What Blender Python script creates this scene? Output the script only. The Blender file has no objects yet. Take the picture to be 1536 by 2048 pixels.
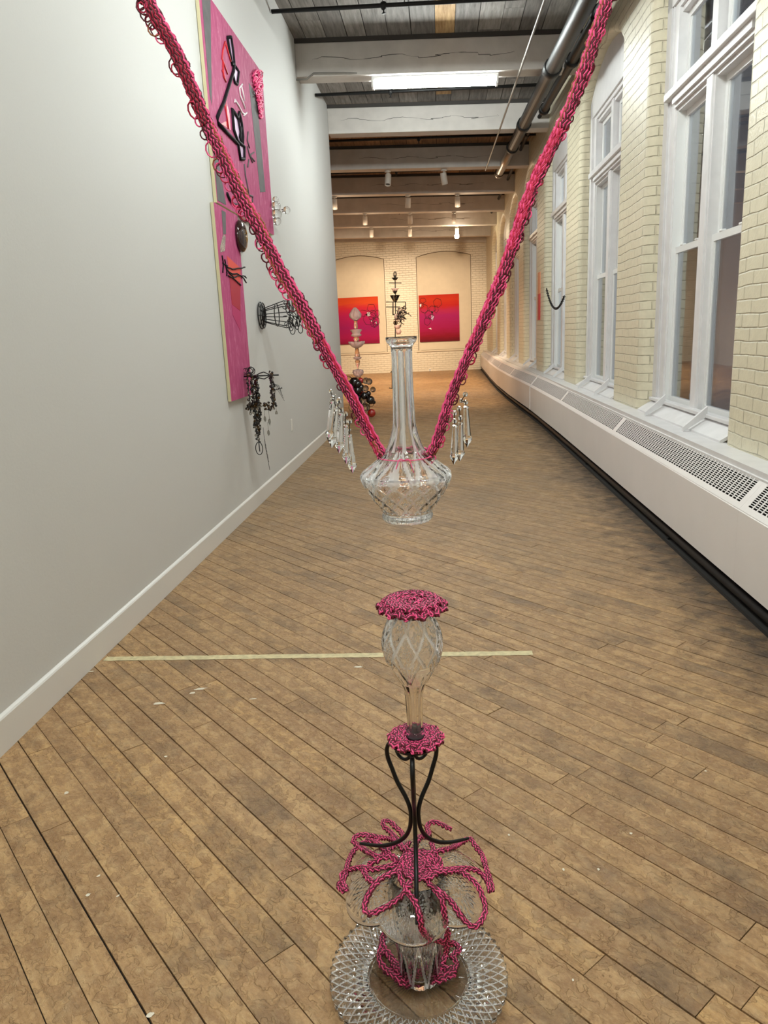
import bpy, bmesh, math, random
from mathutils import Vector, Matrix
PI = math.pi
sc = bpy.context.scene
COL = sc.collection
rnd = random.Random(7)

# ------------------------------------------------------------------ camera
FPX, CX, CY, CAMH = 1480.0, 768.0, 1024.0, 1.35
_h = Vector((878 - CX, 662 - CY, FPX)).normalized()
_r = math.radians(1.4)
_d = Vector((math.sin(_r), math.cos(_r), 0.0)); _d = (_d - _h * _d.dot(_h)).normalized()
WR, WF, WU = _d.cross(_h), _h, -_d
EYE = Vector((0, 0, CAMH))
cam_d = bpy.data.cameras.new('camera'); cam = bpy.data.objects.new('camera', cam_d); COL.objects.link(cam)
cam_d.sensor_fit = 'VERTICAL'; cam_d.sensor_height = 36.0; cam_d.lens = 36.0 * FPX / 2048.0
cam_d.clip_start = 0.02
m = Matrix.Identity(4)
for i, row in enumerate(((WR[0], -WR[1], -WR[2]), (WF[0], -WF[1], -WF[2]), (WU[0], -WU[1], -WU[2]))):
    for j in range(3): m[i][j] = row[j]
m.translation = EYE
cam.matrix_world = m
sc.camera = cam
def ray(px, py):
    v = Vector((px - CX, py - CY, FPX))
    return Vector((v.dot(WR), v.dot(WF), v.dot(WU)))
def onX(px, py, x): d = ray(px, py); return EYE + d * (x / d.x)
def onY(px, py, y): d = ray(px, py); return EYE + d * (y / d.y)
def onZ(px, py, z): d = ray(px, py); return EYE + d * ((z - CAMH) / d.z)

# ------------------------------------------------------------------ mesh helpers
class MB:
    def __init__(s): s.v = []; s.f = []; s.m = []; s.sm = []
    def add(s, vs, fs, mat=0, smooth=False):
        o = len(s.v); s.v += [tuple(x) for x in vs]
        for f in fs: s.f.append([i + o for i in f]); s.m.append(mat); s.sm.append(smooth)
    def box(s, lo, hi, mat=0, bev=0.0):
        x0, y0, z0 = lo; x1, y1, z1 = hi
        if bev <= 0:
            v = [(x0,y0,z0),(x1,y0,z0),(x1,y1,z0),(x0,y1,z0),(x0,y0,z1),(x1,y0,z1),(x1,y1,z1),(x0,y1,z1)]
            s.add(v, [(0,3,2,1),(4,5,6,7),(0,1,5,4),(1,2,6,5),(2,3,7,6),(3,0,4,7)], mat)
            return
        bm = bmesh.new(); bmesh.ops.create_cube(bm, size=1)
        for v in bm.verts:
            v.co = Vector(((x0+x1)/2 + v.co.x*(x1-x0), (y0+y1)/2 + v.co.y*(y1-y0), (z0+z1)/2 + v.co.z*(z1-z0)))
        bmesh.ops.bevel(bm, geom=bm.edges[:], offset=bev, segments=2, affect='EDGES', profile=0.5)
        s.addbm(bm, mat)
    def addbm(s, bm, mat=0, smooth=False):
        bm.verts.index_update()
        s.add([v.co[:] for v in bm.verts], [[v.index for v in f.verts] for f in bm.faces], mat, smooth); bm.free()
    def obox(s, c, ax, ay, az, mat=0):
        c = Vector(c); ax = Vector(ax); ay = Vector(ay); az = Vector(az)
        v = [c + ax*i + ay*j + az*k for (i,j,k) in ((-1,-1,-1),(1,-1,-1),(1,1,-1),(-1,1,-1),(-1,-1,1),(1,-1,1),(1,1,1),(-1,1,1))]
        s.add(v, [(0,3,2,1),(4,5,6,7),(0,1,5,4),(1,2,6,5),(2,3,7,6),(3,0,4,7)], mat)
    def tube(s, pts, r, sides=6, mat=0, closed=False, caps=True):
        pts = [Vector(p) for p in pts]; n = len(pts)
        if n < 2: return
        T = []
        for i in range(n):
            if closed: t = pts[(i+1) % n] - pts[i-1]
            else: t = pts[min(i+1, n-1)] - pts[max(i-1, 0)]
            T.append(t.normalized() if t.length > 1e-9 else Vector((0,0,1)))
        ref = Vector((0,0,1)) if abs(T[0].z) < 0.9 else Vector((1,0,0))
        N = (ref - T[0]*ref.dot(T[0])).normalized()
        vs = []
        for i in range(n):
            N = (N - T[i]*N.dot(T[i]))
            N = N.normalized() if N.length > 1e-6 else T[i].orthogonal().normalized()
            B = T[i].cross(N)
            rr = r[i] if isinstance(r, (list, tuple)) else r
            for k in range(sides):
                a = 2*PI*k/sides
                vs.append(pts[i] + N*(rr*math.cos(a)) + B*(rr*math.sin(a)))
        fs = []
        for i in range(n if closed else n-1):
            j = (i+1) % n
            for k in range(sides):
                l = (k+1) % sides
                fs.append((i*sides+k, i*sides+l, j*sides+l, j*sides+k))
        if not closed and caps:
            fs.append(tuple(reversed(range(sides)))); fs.append(tuple((n-1)*sides + k for k in range(sides)))
        s.add(vs, fs, mat, True)
    def lathe(s, prof, seg=32, c=(0,0,0), mat=0, disp=None, smooth=True, closed=True, axis='Z'):
        # prof: list of (r, z); closed poles when r == 0
        vs = []; idx = []
        for i, (r, z) in enumerate(prof):
            if r < 1e-6: idx.append((len(vs),)); vs.append((0,0,z))
            else:
                row = []
                for k in range(seg):
                    a = 2*PI*k/seg; rr = r; zz = z
                    if disp: rr, zz = disp(i, r, z, a)
                    row.append(len(vs)); vs.append((rr*math.cos(a), rr*math.sin(a), zz))
                idx.append(tuple(row))
        fs = []
        for a, b in zip(idx[:-1], idx[1:]):
            for k in range(seg):
                l = (k+1) % seg
                if len(a) == 1 and len(b) == 1: continue
                if len(a) == 1: fs.append((a[0], b[l], b[k]))
                elif len(b) == 1: fs.append((a[k], a[l], b[0]))
                else: fs.append((a[k], a[l], b[l], b[k]))
        if axis == 'X': vs = [(z, x, y) for x, y, z in vs]
        if axis == 'Y': vs = [(x, z, y) for x, y, z in vs]
        s.add([(x+c[0], y+c[1], z+c[2]) for x, y, z in vs], fs, mat, smooth)
    def sphere(s, c, r, mat=0, seg=10, rings=6, sz=1.0):
        s.lathe([(r*math.sin(PI*i/rings), -r*sz*math.cos(PI*i/rings)) for i in range(rings+1)], seg, c, mat)
    def slab(s, poly, off, mat=0):
        # poly: list of 3d points, extruded by vector off
        poly = [Vector(p) for p in poly]; n = len(poly); off = Vector(off)
        s.add(poly + [p + off for p in poly], [tuple(range(n)), tuple(reversed(range(n, 2*n)))] + [(i, i+n, (i+1) % n + n, (i+1) % n) for i in range(n)], mat)
    def build(s, name, mats, parent=None, origin=None):
        me = bpy.data.meshes.new(name)
        o = Vector(origin) if origin else Vector((0,0,0))
        me.from_pydata([tuple(Vector(v) - o) for v in s.v], [], s.f)
        if not isinstance(mats, (list, tuple)): mats = [mats]
        for mm in mats: me.materials.append(mm)
        me.polygons.foreach_set('material_index', s.m)
        me.polygons.foreach_set('use_smooth', s.sm)
        bm = bmesh.new(); bm.from_mesh(me); bmesh.ops.recalc_face_normals(bm, faces=bm.faces[:]); bm.to_mesh(me); bm.free()
        me.update()
        ob = bpy.data.objects.new(name, me); COL.objects.link(ob)
        if parent is not None: ob.parent = parent
        ob.location = o
        return ob
def tag(o, label=None, cat=None, group=None, kind=None):
    if label: o['label'] = label
    if cat: o['category'] = cat
    if group: o['group'] = group
    if kind: o['kind'] = kind
    return o
def empty(name, loc=(0,0,0), label=None, cat=None, group=None, kind=None):
    o = bpy.data.objects.new(name, None); COL.objects.link(o); o.location = loc; o.empty_display_size = 0.05
    return tag(o, label, cat, group, kind)
def local(parent, mb):     # shift builder verts into the parent's local frame
    p = parent.location
    mb.v = [(x-p.x, y-p.y, z-p.z) for x, y, z in mb.v]; return mb
def dup(root, loc, label=None, kind=None, name=None):
    c = root.copy(); COL.objects.link(c); c.location = loc
    if name: c.name = name
    if label: c['label'] = label
    for ch in list(root.children):
        d = ch.copy(); COL.objects.link(d); d.parent = c
        for g in list(ch.children):
            e = g.copy(); COL.objects.link(e); e.parent = d
    return c

# ------------------------------------------------------------------ materials
def srgb(c):
    return tuple(((x/255)/12.92 if x/255 <= 0.04045 else ((x/255+0.055)/1.055)**2.4) for x in c) + (1,)
def nt(name):
    mt = bpy.data.materials.new(name); mt.use_nodes = True; t = mt.node_tree; t.nodes.clear()
    out = t.nodes.new('ShaderNodeOutputMaterial'); return mt, t, out
def N(t, ty, **kw):
    n = t.nodes.new(ty)
    for k, v in kw.items():
        if k.startswith('i_'):
            kk = k[2:]; n.inputs[int(kk) if kk.isdigit() else kk.replace('_', ' ')].default_value = v
        else: setattr(n, k, v)
    return n
def ramp(t, src, stops, interp='LINEAR'):
    n = t.nodes.new('ShaderNodeValToRGB'); cr = n.color_ramp; cr.interpolation = interp
    while len(cr.elements) < len(stops): cr.elements.new(0.5)
    for e, (p, c) in zip(cr.elements, stops): e.position = p; e.color = c if len(c) == 4 else tuple(c) + (1,)
    t.links.new(src, n.inputs[0]); return n.outputs[0]
def mixc(t, fac, a, b, mode='MIX'):
    n = t.nodes.new('ShaderNodeMix'); n.data_type = 'RGBA'; n.blend_type = mode
    for sck, v in ((n.inputs[0], fac), (n.inputs[6], a), (n.inputs[7], b)):
        if hasattr(v, 'is_linked'): t.links.new(v, sck)
        else: sck.default_value = v
    return n.outputs[2]
def math_(t, op, a, b=0.0, c=None):
    n = t.nodes.new('ShaderNodeMath'); n.operation = op
    for i, v in enumerate((a, b, c)):
        if v is None: continue
        if hasattr(v, 'is_linked'): t.links.new(v, n.inputs[i])
        else: n.inputs[i].default_value = v
    return n.outputs[0]
def simple(name, col, rough=0.6, metal=0.0, noise=0.0, scale=20, bump=0.0, bscale=60, spec=0.5, coat=0.0):
    mt, t, out = nt(name)
    b = N(t, 'ShaderNodeBsdfPrincipled'); b.inputs['Roughness'].default_value = rough; b.inputs['Metallic'].default_value = metal
    b.inputs['Specular IOR Level'].default_value = spec; b.inputs['Coat Weight'].default_value = coat
    t.links.new(b.outputs[0], out.inputs[0])
    c = srgb(col); b.inputs['Base Color'].default_value = c
    tc = N(t, 'ShaderNodeTexCoord')
    if noise > 0:
        nz = N(t, 'ShaderNodeTexNoise', i_Scale=scale, i_Detail=5.0); t.links.new(tc.outputs['Object'], nz.inputs['Vector'])
        lo = tuple(x*(1-noise) for x in c[:3]) + (1,); hi = tuple(min(1, x*(1+noise)) for x in c[:3]) + (1,)
        t.links.new(ramp(t, nz.outputs[0], [(0.3, lo), (0.7, hi)]), b.inputs['Base Color'])
    if bump > 0:
        nb = N(t, 'ShaderNodeTexNoise', i_Scale=bscale, i_Detail=4.0); t.links.new(tc.outputs['Object'], nb.inputs['Vector'])
        bp = N(t, 'ShaderNodeBump', i_Strength=bump, i_Distance=0.01); t.links.new(nb.outputs[0], bp.inputs['Height']); t.links.new(bp.outputs[0], b.inputs['Normal'])
    return mt
def glass(name, col=(1,1,1), ior=1.5, rough=0.0, bump=0.0, bscale=40):
    mt, t, out = nt(name)
    b = N(t, 'ShaderNodeBsdfPrincipled'); b.inputs['Base Color'].default_value = tuple(col) + (1,)
    b.inputs['Roughness'].default_value = rough; b.inputs['Transmission Weight'].default_value = 1.0; b.inputs['IOR'].default_value = ior
    t.links.new(b.outputs[0], out.inputs[0])
    if bump:
        tc = N(t, 'ShaderNodeTexCoord'); nb = N(t, 'ShaderNodeTexNoise', i_Scale=bscale, i_Detail=1.0); t.links.new(tc.outputs['Object'], nb.inputs['Vector'])
        bp = N(t, 'ShaderNodeBump', i_Strength=bump, i_Distance=0.01); t.links.new(nb.outputs[0], bp.inputs['Height']); t.links.new(bp.outputs[0], b.inputs['Normal'])
    return mt
def emit(name, col, st):
    mt, t, out = nt(name); e = N(t, 'ShaderNodeEmission', i_Color=tuple(col) + (1,), i_Strength=st); t.links.new(e.outputs[0], out.inputs[0]); return mt
def brick_mat(name, col, warm=0.0):
    mt, t, out = nt(name)
    b = N(t, 'ShaderNodeBsdfPrincipled'); b.inputs['Roughness'].default_value = 0.42
    t.links.new(b.outputs[0], out.inputs[0])
    tc = N(t, 'ShaderNodeTexCoord'); sp = N(t, 'ShaderNodeSeparateXYZ'); t.links.new(tc.outputs['Object'], sp.inputs[0])
    u = math_(t, 'ADD', sp.outputs[1], sp.outputs[0]) if not warm else sp.outputs[0]
    wob = N(t, 'ShaderNodeTexNoise', i_Scale=3.0, i_Detail=2.0); t.links.new(tc.outputs['Object'], wob.inputs['Vector'])
    v = math_(t, 'ADD', sp.outputs[2], math_(t, 'MULTIPLY', math_(t, 'SUBTRACT', wob.outputs[0], 0.5), 0.03))
    cb = N(t, 'ShaderNodeCombineXYZ'); t.links.new(u, cb.inputs[0]); t.links.new(v, cb.inputs[1])
    br = N(t, 'ShaderNodeTexBrick', i_Scale=1.0, i_Mortar_Size=0.0055, i_Mortar_Smooth=0.7, i_Brick_Width=0.215, i_Row_Height=0.072)
    br.inputs['Color1'].default_value = (0.75,0.75,0.75,1); br.inputs['Color2'].default_value = (1,1,1,1); br.inputs['Mortar'].default_value = (0,0,0,1)
    t.links.new(cb.outputs[0], br.inputs['Vector'])
    nz = N(t, 'ShaderNodeTexNoise', i_Scale=14.0, i_Detail=6.0); t.links.new(tc.outputs['Object'], nz.inputs['Vector'])
    nf = N(t, 'ShaderNodeTexNoise', i_Scale=60.0, i_Detail=3.0); t.links.new(tc.outputs['Object'], nf.inputs['Vector'])
    c = srgb(col); lo = tuple(x*0.90 for x in c[:3]) + (1,)
    base = ramp(t, nz.outputs[0], [(0.25, lo), (0.6, c)])
    # dark slits here and there along the joints
    slit = math_(t, 'MULTIPLY', br.outputs['Fac'], ramp(t, nz.outputs[0], [(0.50, (0,0,0,1)), (0.62, (1,1,1,1))]))
    base = mixc(t, math_(t, 'MULTIPLY', slit, 0.4), base, srgb((95,88,70)))
    t.links.new(base, b.inputs['Base Color'])
    bw = N(t, 'ShaderNodeRGBToBW'); t.links.new(br.outputs[0], bw.inputs[0])
    h = math_(t, 'ADD', bw.outputs[0], math_(t, 'MULTIPLY', nf.outputs[0], 0.25))
    bp = N(t, 'ShaderNodeBump', i_Strength=0.9, i_Distance=0.010); t.links.new(h, bp.inputs['Height']); t.links.new(bp.outputs[0], b.inputs['Normal'])
    return mt
def floor_mat():
    mt, t, out = nt('worn_maple_boards')
    b = N(t, 'ShaderNodeBsdfPrincipled'); t.links.new(b.outputs[0], out.inputs[0])
    at = N(t, 'ShaderNodeAttribute', attribute_name='tint')
    tc = N(t, 'ShaderNodeTexCoord')
    mp = N(t, 'ShaderNodeMapping'); mp.inputs['Rotation'].default_value = (0,0,math.radians(46.5)); t.links.new(tc.outputs['Object'], mp.inputs[0])
    sp = N(t, 'ShaderNodeSeparateXYZ'); t.links.new(mp.outputs[0], sp.inputs[0])
    off = math_(t, 'MULTIPLY', at.outputs['Fac'], 37.0)
    cb = N(t, 'ShaderNodeCombineXYZ'); t.links.new(math_(t, 'MULTIPLY', sp.outputs[0], 0.09), cb.inputs[0]); t.links.new(sp.outputs[1], cb.inputs[1]); t.links.new(off, cb.inputs[2])
    grain = N(t, 'ShaderNodeTexNoise', i_Scale=38.0, i_Detail=7.0, i_Roughness=0.62, i_Distortion=0.6); t.links.new(cb.outputs[0], grain.inputs['Vector'])
    big = N(t, 'ShaderNodeTexNoise', i_Scale=1.3, i_Detail=5.0, i_Roughness=0.6); t.links.new(tc.outputs['Object'], big.inputs['Vector'])
    med = N(t, 'ShaderNodeTexNoise', i_Scale=9.0, i_Detail=6.0, i_Roughness=0.6); t.links.new(tc.outputs['Object'], med.inputs['Vector'])
    cb2 = N(t, 'ShaderNodeCombineXYZ'); t.links.new(math_(t, 'MULTIPLY', sp.outputs[0], 0.8), cb2.inputs[0]); t.links.new(sp.outputs[1], cb2.inputs[1]); t.links.new(off, cb2.inputs[2])
    warp = N(t, 'ShaderNodeTexNoise', i_Scale=30.0, i_Detail=4.0); t.links.new(cb2.outputs[0], warp.inputs['Vector'])
    wv = N(t, 'ShaderNodeVectorMath', operation='MULTIPLY_ADD'); t.links.new(warp.outputs['Color'], wv.inputs[0]); wv.inputs[1].default_value = (0.06,0.06,0.0); t.links.new(cb2.outputs[0], wv.inputs[2])
    def blot(sc_, w):
        vo = N(t, 'ShaderNodeTexVoronoi', feature='DISTANCE_TO_EDGE', i_Scale=sc_); t.links.new(wv.outputs[0], vo.inputs['Vector'])
        return ramp(t, vo.outputs['Distance'], [(0.0, (1,1,1,1)), (w, (0,0,0,1))])
    def iso(sc_, k, w, det):
        nn = N(t, 'ShaderNodeTexNoise', i_Scale=sc_, i_Detail=det, i_Roughness=0.55); t.links.new(wv.outputs[0], nn.inputs['Vector'])
        fr_ = math_(t, 'FRACT', math_(t, 'MULTIPLY', nn.outputs[0], k)); d_ = math_(t, 'ABSOLUTE', math_(t, 'SUBTRACT', fr_, 0.5))
        return ramp(t, d_, [(0.0, (1,1,1,1)), (w, (0,0,0,1))]), nn.outputs[0]
    l1, n1_ = iso(26.0, 5.0, 0.10, 2.0); l2, n2_ = iso(60.0, 3.0, 0.12, 3.0)
    fine = N(t, 'ShaderNodeTexNoise', i_Scale=95.0, i_Detail=6.0, i_Roughness=0.7); t.links.new(cb2.outputs[0], fine.inputs['Vector'])
    m1 = ramp(t, med.outputs[0], [(0.42, (0,0,0,1)), (0.62, (1,1,1,1))])
    base = ramp(t, grain.outputs[0], [(0.25, srgb((160,127,90))), (0.5, srgb((194,159,116))), (0.75, srgb((212,178,133)))])
    tv = ramp(t, at.outputs['Fac'], [(0.0, srgb((216,203,190))), (0.2, srgb((236,226,214))), (0.8, srgb((246,238,226))), (1.0, srgb((255,244,222)))])
    base = mixc(t, 1.0, base, tv, 'MULTIPLY')
    base = mixc(t, math_(t, 'MULTIPLY', math_(t, 'MULTIPLY', l1, m1), 0.60), base, srgb((104,74,46)))
    base = mixc(t, math_(t, 'MULTIPLY', ramp(t, n1_, [(0.42, (0,0,0,1)), (0.60, (1,1,1,1))]), 0.50), base, srgb((138,100,66)))
    base = mixc(t, math_(t, 'MULTIPLY', ramp(t, fine.outputs[0], [(0.5, (0,0,0,1)), (0.66, (1,1,1,1))]), 0.30), base, srgb((214,182,136)))
    base = mixc(t, math_(t, 'MULTIPLY', ramp(t, fine.outputs[0], [(0.34, (1,1,1,1)), (0.48, (0,0,0,1))]), 0.28), base, srgb((118,88,58)))
    base = mixc(t, math_(t, 'MULTIPLY', math_(t, 'MULTIPLY', l2, ramp(t, big.outputs[0], [(0.4,(0,0,0,1)),(0.6,(1,1,1,1))])), 0.30), base, srgb((125,94,62)))
    # light mineral patches, dark dirt
    patch = ramp(t, warp.outputs[0], [(0.52, (0,0,0,1)), (0.70, (1,1,1,1))])
    base = mixc(t, math_(t, 'MULTIPLY', patch, 0.35), base, srgb((206,174,130)))
    dk = N(t, 'ShaderNodeTexNoise', i_Scale=3.4, i_Detail=8.0, i_Roughness=0.7); t.links.new(cb2.outputs[0], dk.inputs['Vector'])
    dm = ramp(t, dk.outputs[0], [(0.50, (0,0,0,1)), (0.68, (1,1,1,1))])
    base = mixc(t, math_(t, 'MULTIPLY', dm, 0.62), base, srgb((92,74,58)))
    # greyer beyond the first metres, darker along the heater
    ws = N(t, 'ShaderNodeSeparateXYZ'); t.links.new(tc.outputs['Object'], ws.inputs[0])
    far = N(t, 'ShaderNodeMapRange', i_1=2.2, i_2=6.0); t.links.new(ws.outputs[1], far.inputs[0])
    fe = N(t, 'ShaderNodeMapRange', i_1=14.0, i_2=10.5); t.links.new(ws.outputs[1], fe.inputs[0])
    gd = math_(t, 'MULTIPLY', math_(t, 'MULTIPLY', far.outputs[0], fe.outputs[0]), ramp(t, big.outputs[0], [(0.3, (0.45,0.45,0.45,1)), (0.65, (1,1,1,1))]))
    base = mixc(t, math_(t, 'MULTIPLY', gd, 0.62), base, srgb((116,100,80)))
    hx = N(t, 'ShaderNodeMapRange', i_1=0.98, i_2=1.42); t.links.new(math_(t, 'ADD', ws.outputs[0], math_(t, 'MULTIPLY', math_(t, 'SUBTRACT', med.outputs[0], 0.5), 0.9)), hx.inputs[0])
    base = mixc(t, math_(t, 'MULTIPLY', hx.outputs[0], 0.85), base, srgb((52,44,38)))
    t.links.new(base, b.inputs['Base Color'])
    t.links.new(ramp(t, med.outputs[0], [(0.3, (0.36,0.36,0.36,1)), (0.7, (0.58,0.58,0.58,1))]), b.inputs['Roughness'])
    b.inputs['Specular IOR Level'].default_value = 0.4
    hh = math_(t, 'SUBTRACT', math_(t, 'MULTIPLY', warp.outputs[0], 0.8), math_(t, 'MULTIPLY', l1, 0.18))
    hh = math_(t, 'ADD', hh, math_(t, 'ADD', math_(t, 'MULTIPLY', fine.outputs[0], 0.35), math_(t, 'MULTIPLY', n2_, 0.7)))
    hh = math_(t, 'ADD', hh, math_(t, 'MULTIPLY', grain.outputs[0], 0.5))
    bp = N(t, 'ShaderNodeBump', i_Strength=0.9, i_Distance=0.007); t.links.new(hh, bp.inputs['Height']); t.links.new(bp.outputs[0], b.inputs['Normal'])
    return mt
def ceil_mat():
    mt, t, out = nt('weathered_ceiling_boards')
    b = N(t, 'ShaderNodeBsdfPrincipled', i_Roughness=0.85); t.links.new(b.outputs[0], out.inputs[0])
    at = N(t, 'ShaderNodeAttribute', attribute_name='tint'); tc = N(t, 'ShaderNodeTexCoord')
    sp = N(t, 'ShaderNodeSeparateXYZ'); t.links.new(tc.outputs['Object'], sp.inputs[0])
    cb = N(t, 'ShaderNodeCombineXYZ'); t.links.new(sp.outputs[0], cb.inputs[0]); t.links.new(math_(t, 'MULTIPLY', sp.outputs[1], 0.08), cb.inputs[1]); t.links.new(math_(t, 'MULTIPLY', at.outputs['Fac'], 31.0), cb.inputs[2])
    g = N(t, 'ShaderNodeTexNoise', i_Scale=30.0, i_Detail=7.0, i_Roughness=0.65); t.links.new(cb.outputs[0], g.inputs['Vector'])
    near = ramp(t, g.outputs[0], [(0.3, srgb((104,98,93))), (0.7, srgb((158,152,146)))])
    brown = ramp(t, g.outputs[0], [(0.3, srgb((118,88,62))), (0.7, srgb((176,136,98)))])
    mr = N(t, 'ShaderNodeMapRange', i_1=11.6, i_2=12.2); t.links.new(sp.outputs[1], mr.inputs[0])
    base = mixc(t, mr.outputs[0], near, brown)
    tv = ramp(t, at.outputs['Fac'], [(0.0, (0.62,0.62,0.62,1)), (1.0, (1,1,1,1))])
    base = mixc(t, 1.0, base, tv, 'MULTIPLY')
    # one fresh tan board
    tan = math_(t, 'GREATER_THAN', at.outputs['Fac'], 1.5)
    base = mixc(t, tan, base, ramp(t, g.outputs[0], [(0.3, srgb((140,104,62))), (0.7, srgb((205,172,124)))]))
    t.links.new(base, b.inputs['Base Color'])
    bp = N(t, 'ShaderNodeBump', i_Strength=0.4, i_Distance=0.004); t.links.new(g.outputs[0], bp.inputs['Height']); t.links.new(bp.outputs[0], b.inputs['Normal'])
    return mt
def pane_mat():
    mt, t, out = nt('window_pane_glass')
    fr = N(t, 'ShaderNodeFresnel', i_IOR=1.52)
    f2 = math_(t, 'MINIMUM', math_(t, 'MULTIPLY', fr.outputs[0], 1.5), 0.9)
    tr = N(t, 'ShaderNodeBsdfTransparent'); tr.inputs[0].default_value = (0.82,0.85,0.86,1)
    gl = N(t, 'ShaderNodeBsdfGlossy', i_Roughness=0.02); gl.inputs[0].default_value = (0.95,0.97,1,1)
    tc = N(t, 'ShaderNodeTexCoord'); nz = N(t, 'ShaderNodeTexNoise', i_Scale=1.6, i_Detail=1.0); t.links.new(tc.outputs['Object'], nz.inputs['Vector'])
    bp = N(t, 'ShaderNodeBump', i_Strength=0.08, i_Distance=0.05); t.links.new(nz.outputs[0], bp.inputs['Height']); t.links.new(bp.outputs[0], gl.inputs['Normal'])
    mx = N(t, 'ShaderNodeMixShader'); t.links.new(f2, mx.inputs[0]); t.links.new(tr.outputs[0], mx.inputs[1]); t.links.new(gl.outputs[0], mx.inputs[2]); t.links.new(mx.outputs[0], out.inputs[0])
    return mt
def canvas_grad(name, stops, z0, z1):
    mt, t, out = nt(name)
    b = N(t, 'ShaderNodeBsdfPrincipled', i_Roughness=0.7); b.inputs['Specular IOR Level'].default_value = 0.15; t.links.new(b.outputs[0], out.inputs[0])
    tc = N(t, 'ShaderNodeTexCoord'); sp = N(t, 'ShaderNodeSeparateXYZ'); t.links.new(tc.outputs['Object'], sp.inputs[0])
    mp = N(t, 'ShaderNodeMapping'); mp.inputs['Scale'].default_value = (1.2, 1, 9); t.links.new(tc.outputs['Object'], mp.inputs[0])
    nz = N(t, 'ShaderNodeTexNoise', i_Scale=2.0, i_Detail=5.0); t.links.new(mp.outputs[0], nz.inputs['Vector'])
    mr = N(t, 'ShaderNodeMapRange', i_1=z0, i_2=z1); t.links.new(sp.outputs[2], mr.inputs[0])
    v = math_(t, 'ADD', mr.outputs[0], math_(t, 'MULTIPLY', math_(t, 'SUBTRACT', nz.outputs[0], 0.5), 0.16))
    t.links.new(ramp(t, v, [(p, srgb(tuple(q*0.84 for q in c))) for p, c in stops]), b.inputs['Base Color'])
    return mt
def brushed_pink():
    mt, t, out = nt('brushed_mauve_pink_paint')
    b = N(t, 'ShaderNodeBsdfPrincipled', i_Roughness=0.7); b.inputs['Specular IOR Level'].default_value = 0.15; t.links.new(b.outputs[0], out.inputs[0])
    tc = N(t, 'ShaderNodeTexCoord'); mp = N(t, 'ShaderNodeMapping'); mp.inputs['Rotation'].default_value = (0.6, 0, 0); mp.inputs['Scale'].default_value = (1, 7, 1.2); t.links.new(tc.outputs['Object'], mp.inputs[0])
    nz = N(t, 'ShaderNodeTexNoise', i_Scale=5.0, i_Detail=8.0, i_Roughness=0.7, i_Distortion=1.2); t.links.new(mp.outputs[0], nz.inputs['Vector'])
    t.links.new(ramp(t, nz.outputs[0], [(0.3, srgb((164,66,108))), (0.55, srgb((186,84,126))), (0.66, srgb((204,126,156))), (0.74, srgb((190,94,134)))]), b.inputs['Base Color'])
    return mt

M = {}
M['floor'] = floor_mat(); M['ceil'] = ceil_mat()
M['gap'] = simple('dark_gap', (22,18,14), 0.9)
M['wall'] = simple('white_gallery_paint', (206,205,202), 0.6, bump=0.05, bscale=90, spec=0.2)
M['wall2'] = simple('cream_plaster', (208,194,170), 0.6, noise=0.03, scale=6, bump=0.06, bscale=30)
M['base'] = simple('white_baseboard_gloss', (222,219,214), 0.35)
M['brick'] = brick_mat('cream_painted_brick', (224,216,190))
M['brick_end'] = brick_mat('cream_painted_end_brick', (216,204,182), 1.0)
M['beam'] = simple('white_painted_timber', (198,192,186), 0.6, noise=0.08, scale=5, bump=0.35, bscale=12)
M['case'] = simple('white_painted_casing', (220,218,218), 0.4, noise=0.05, scale=9, bump=0.12, bscale=25)
M['vinyl'] = simple('white_vinyl_sash', (228,228,226), 0.3)
M['pane'] = pane_mat()
M['heater'] = simple('white_enamel_metal', (234,229,226), 0.38, noise=0.02, scale=3)
M['black'] = simple('black_wrought_iron', (14,13,13), 0.38, metal=0.3)
M['wire'] = simple('blackened_wire', (20,18,18), 0.5)
M['pipe'] = simple('black_painted_pipe', (18,18,18), 0.5, spec=0.35, noise=0.25, scale=25)
M['steel'] = simple('galvanised_pipe', (150,140,128), 0.3, metal=0.7, noise=0.15, scale=20)
M['rail'] = simple('grey_conduit', (132,128,122), 0.5, metal=0.2)
M['tape'] = simple('worn_pale_tape', (206,192,150), 0.7, noise=0.18, scale=40)
M['paint_spot'] = simple('white_paint_spots', (226,216,196), 0.6)
M['glass'] = glass('clear_cut_crystal', (1.0,1.0,1.0), 1.52)
M['cut'] = glass('frosted_cut_crystal', (1.0,1.0,1.0), 1.5, 0.30)
M['cut'].node_tree.nodes['Principled BSDF'].inputs['Transmission Weight'].default_value = 0.72
M['plateglass'] = glass('clear_pressed_glass', (0.99,1.0,0.99), 1.5)
M['pinkglass'] = glass('pink_tinted_glass', (1.0,0.84,0.84), 1.2, 0.2)
M['pinkmilk'] = glass('pale_pink_glass', (1.0,0.78,0.74), 1.25, 0.45); M['pinkmilk'].node_tree.nodes['Principled BSDF'].inputs['Transmission Weight'].default_value = 0.6
M['smoke'] = glass('smoked_grey_glass', (0.45,0.45,0.42), 1.45)
M['redglass'] = simple('glossy_red_glass', (170,28,20), 0.08, coat=1.0)
M['blackglass'] = simple('glossy_black_glass', (16,6,8), 0.05, coat=1.0)
M['pink'] = simple('hot_pink_cord', (250,84,142), 0.55, noise=0.12, scale=120)
M['maroon'] = simple('dark_maroon_cord', (92,10,32), 0.6, noise=0.2, scale=120)
M['red'] = simple('crimson_cord', (196,34,72), 0.6, noise=0.15, scale=120)
M['olive'] = simple('olive_brown_cord', (150,88,50), 0.6)
M['rubber'] = simple('dark_grey_stopper', (62,60,64), 0.6)
M['mauve'] = brushed_pink()
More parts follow.
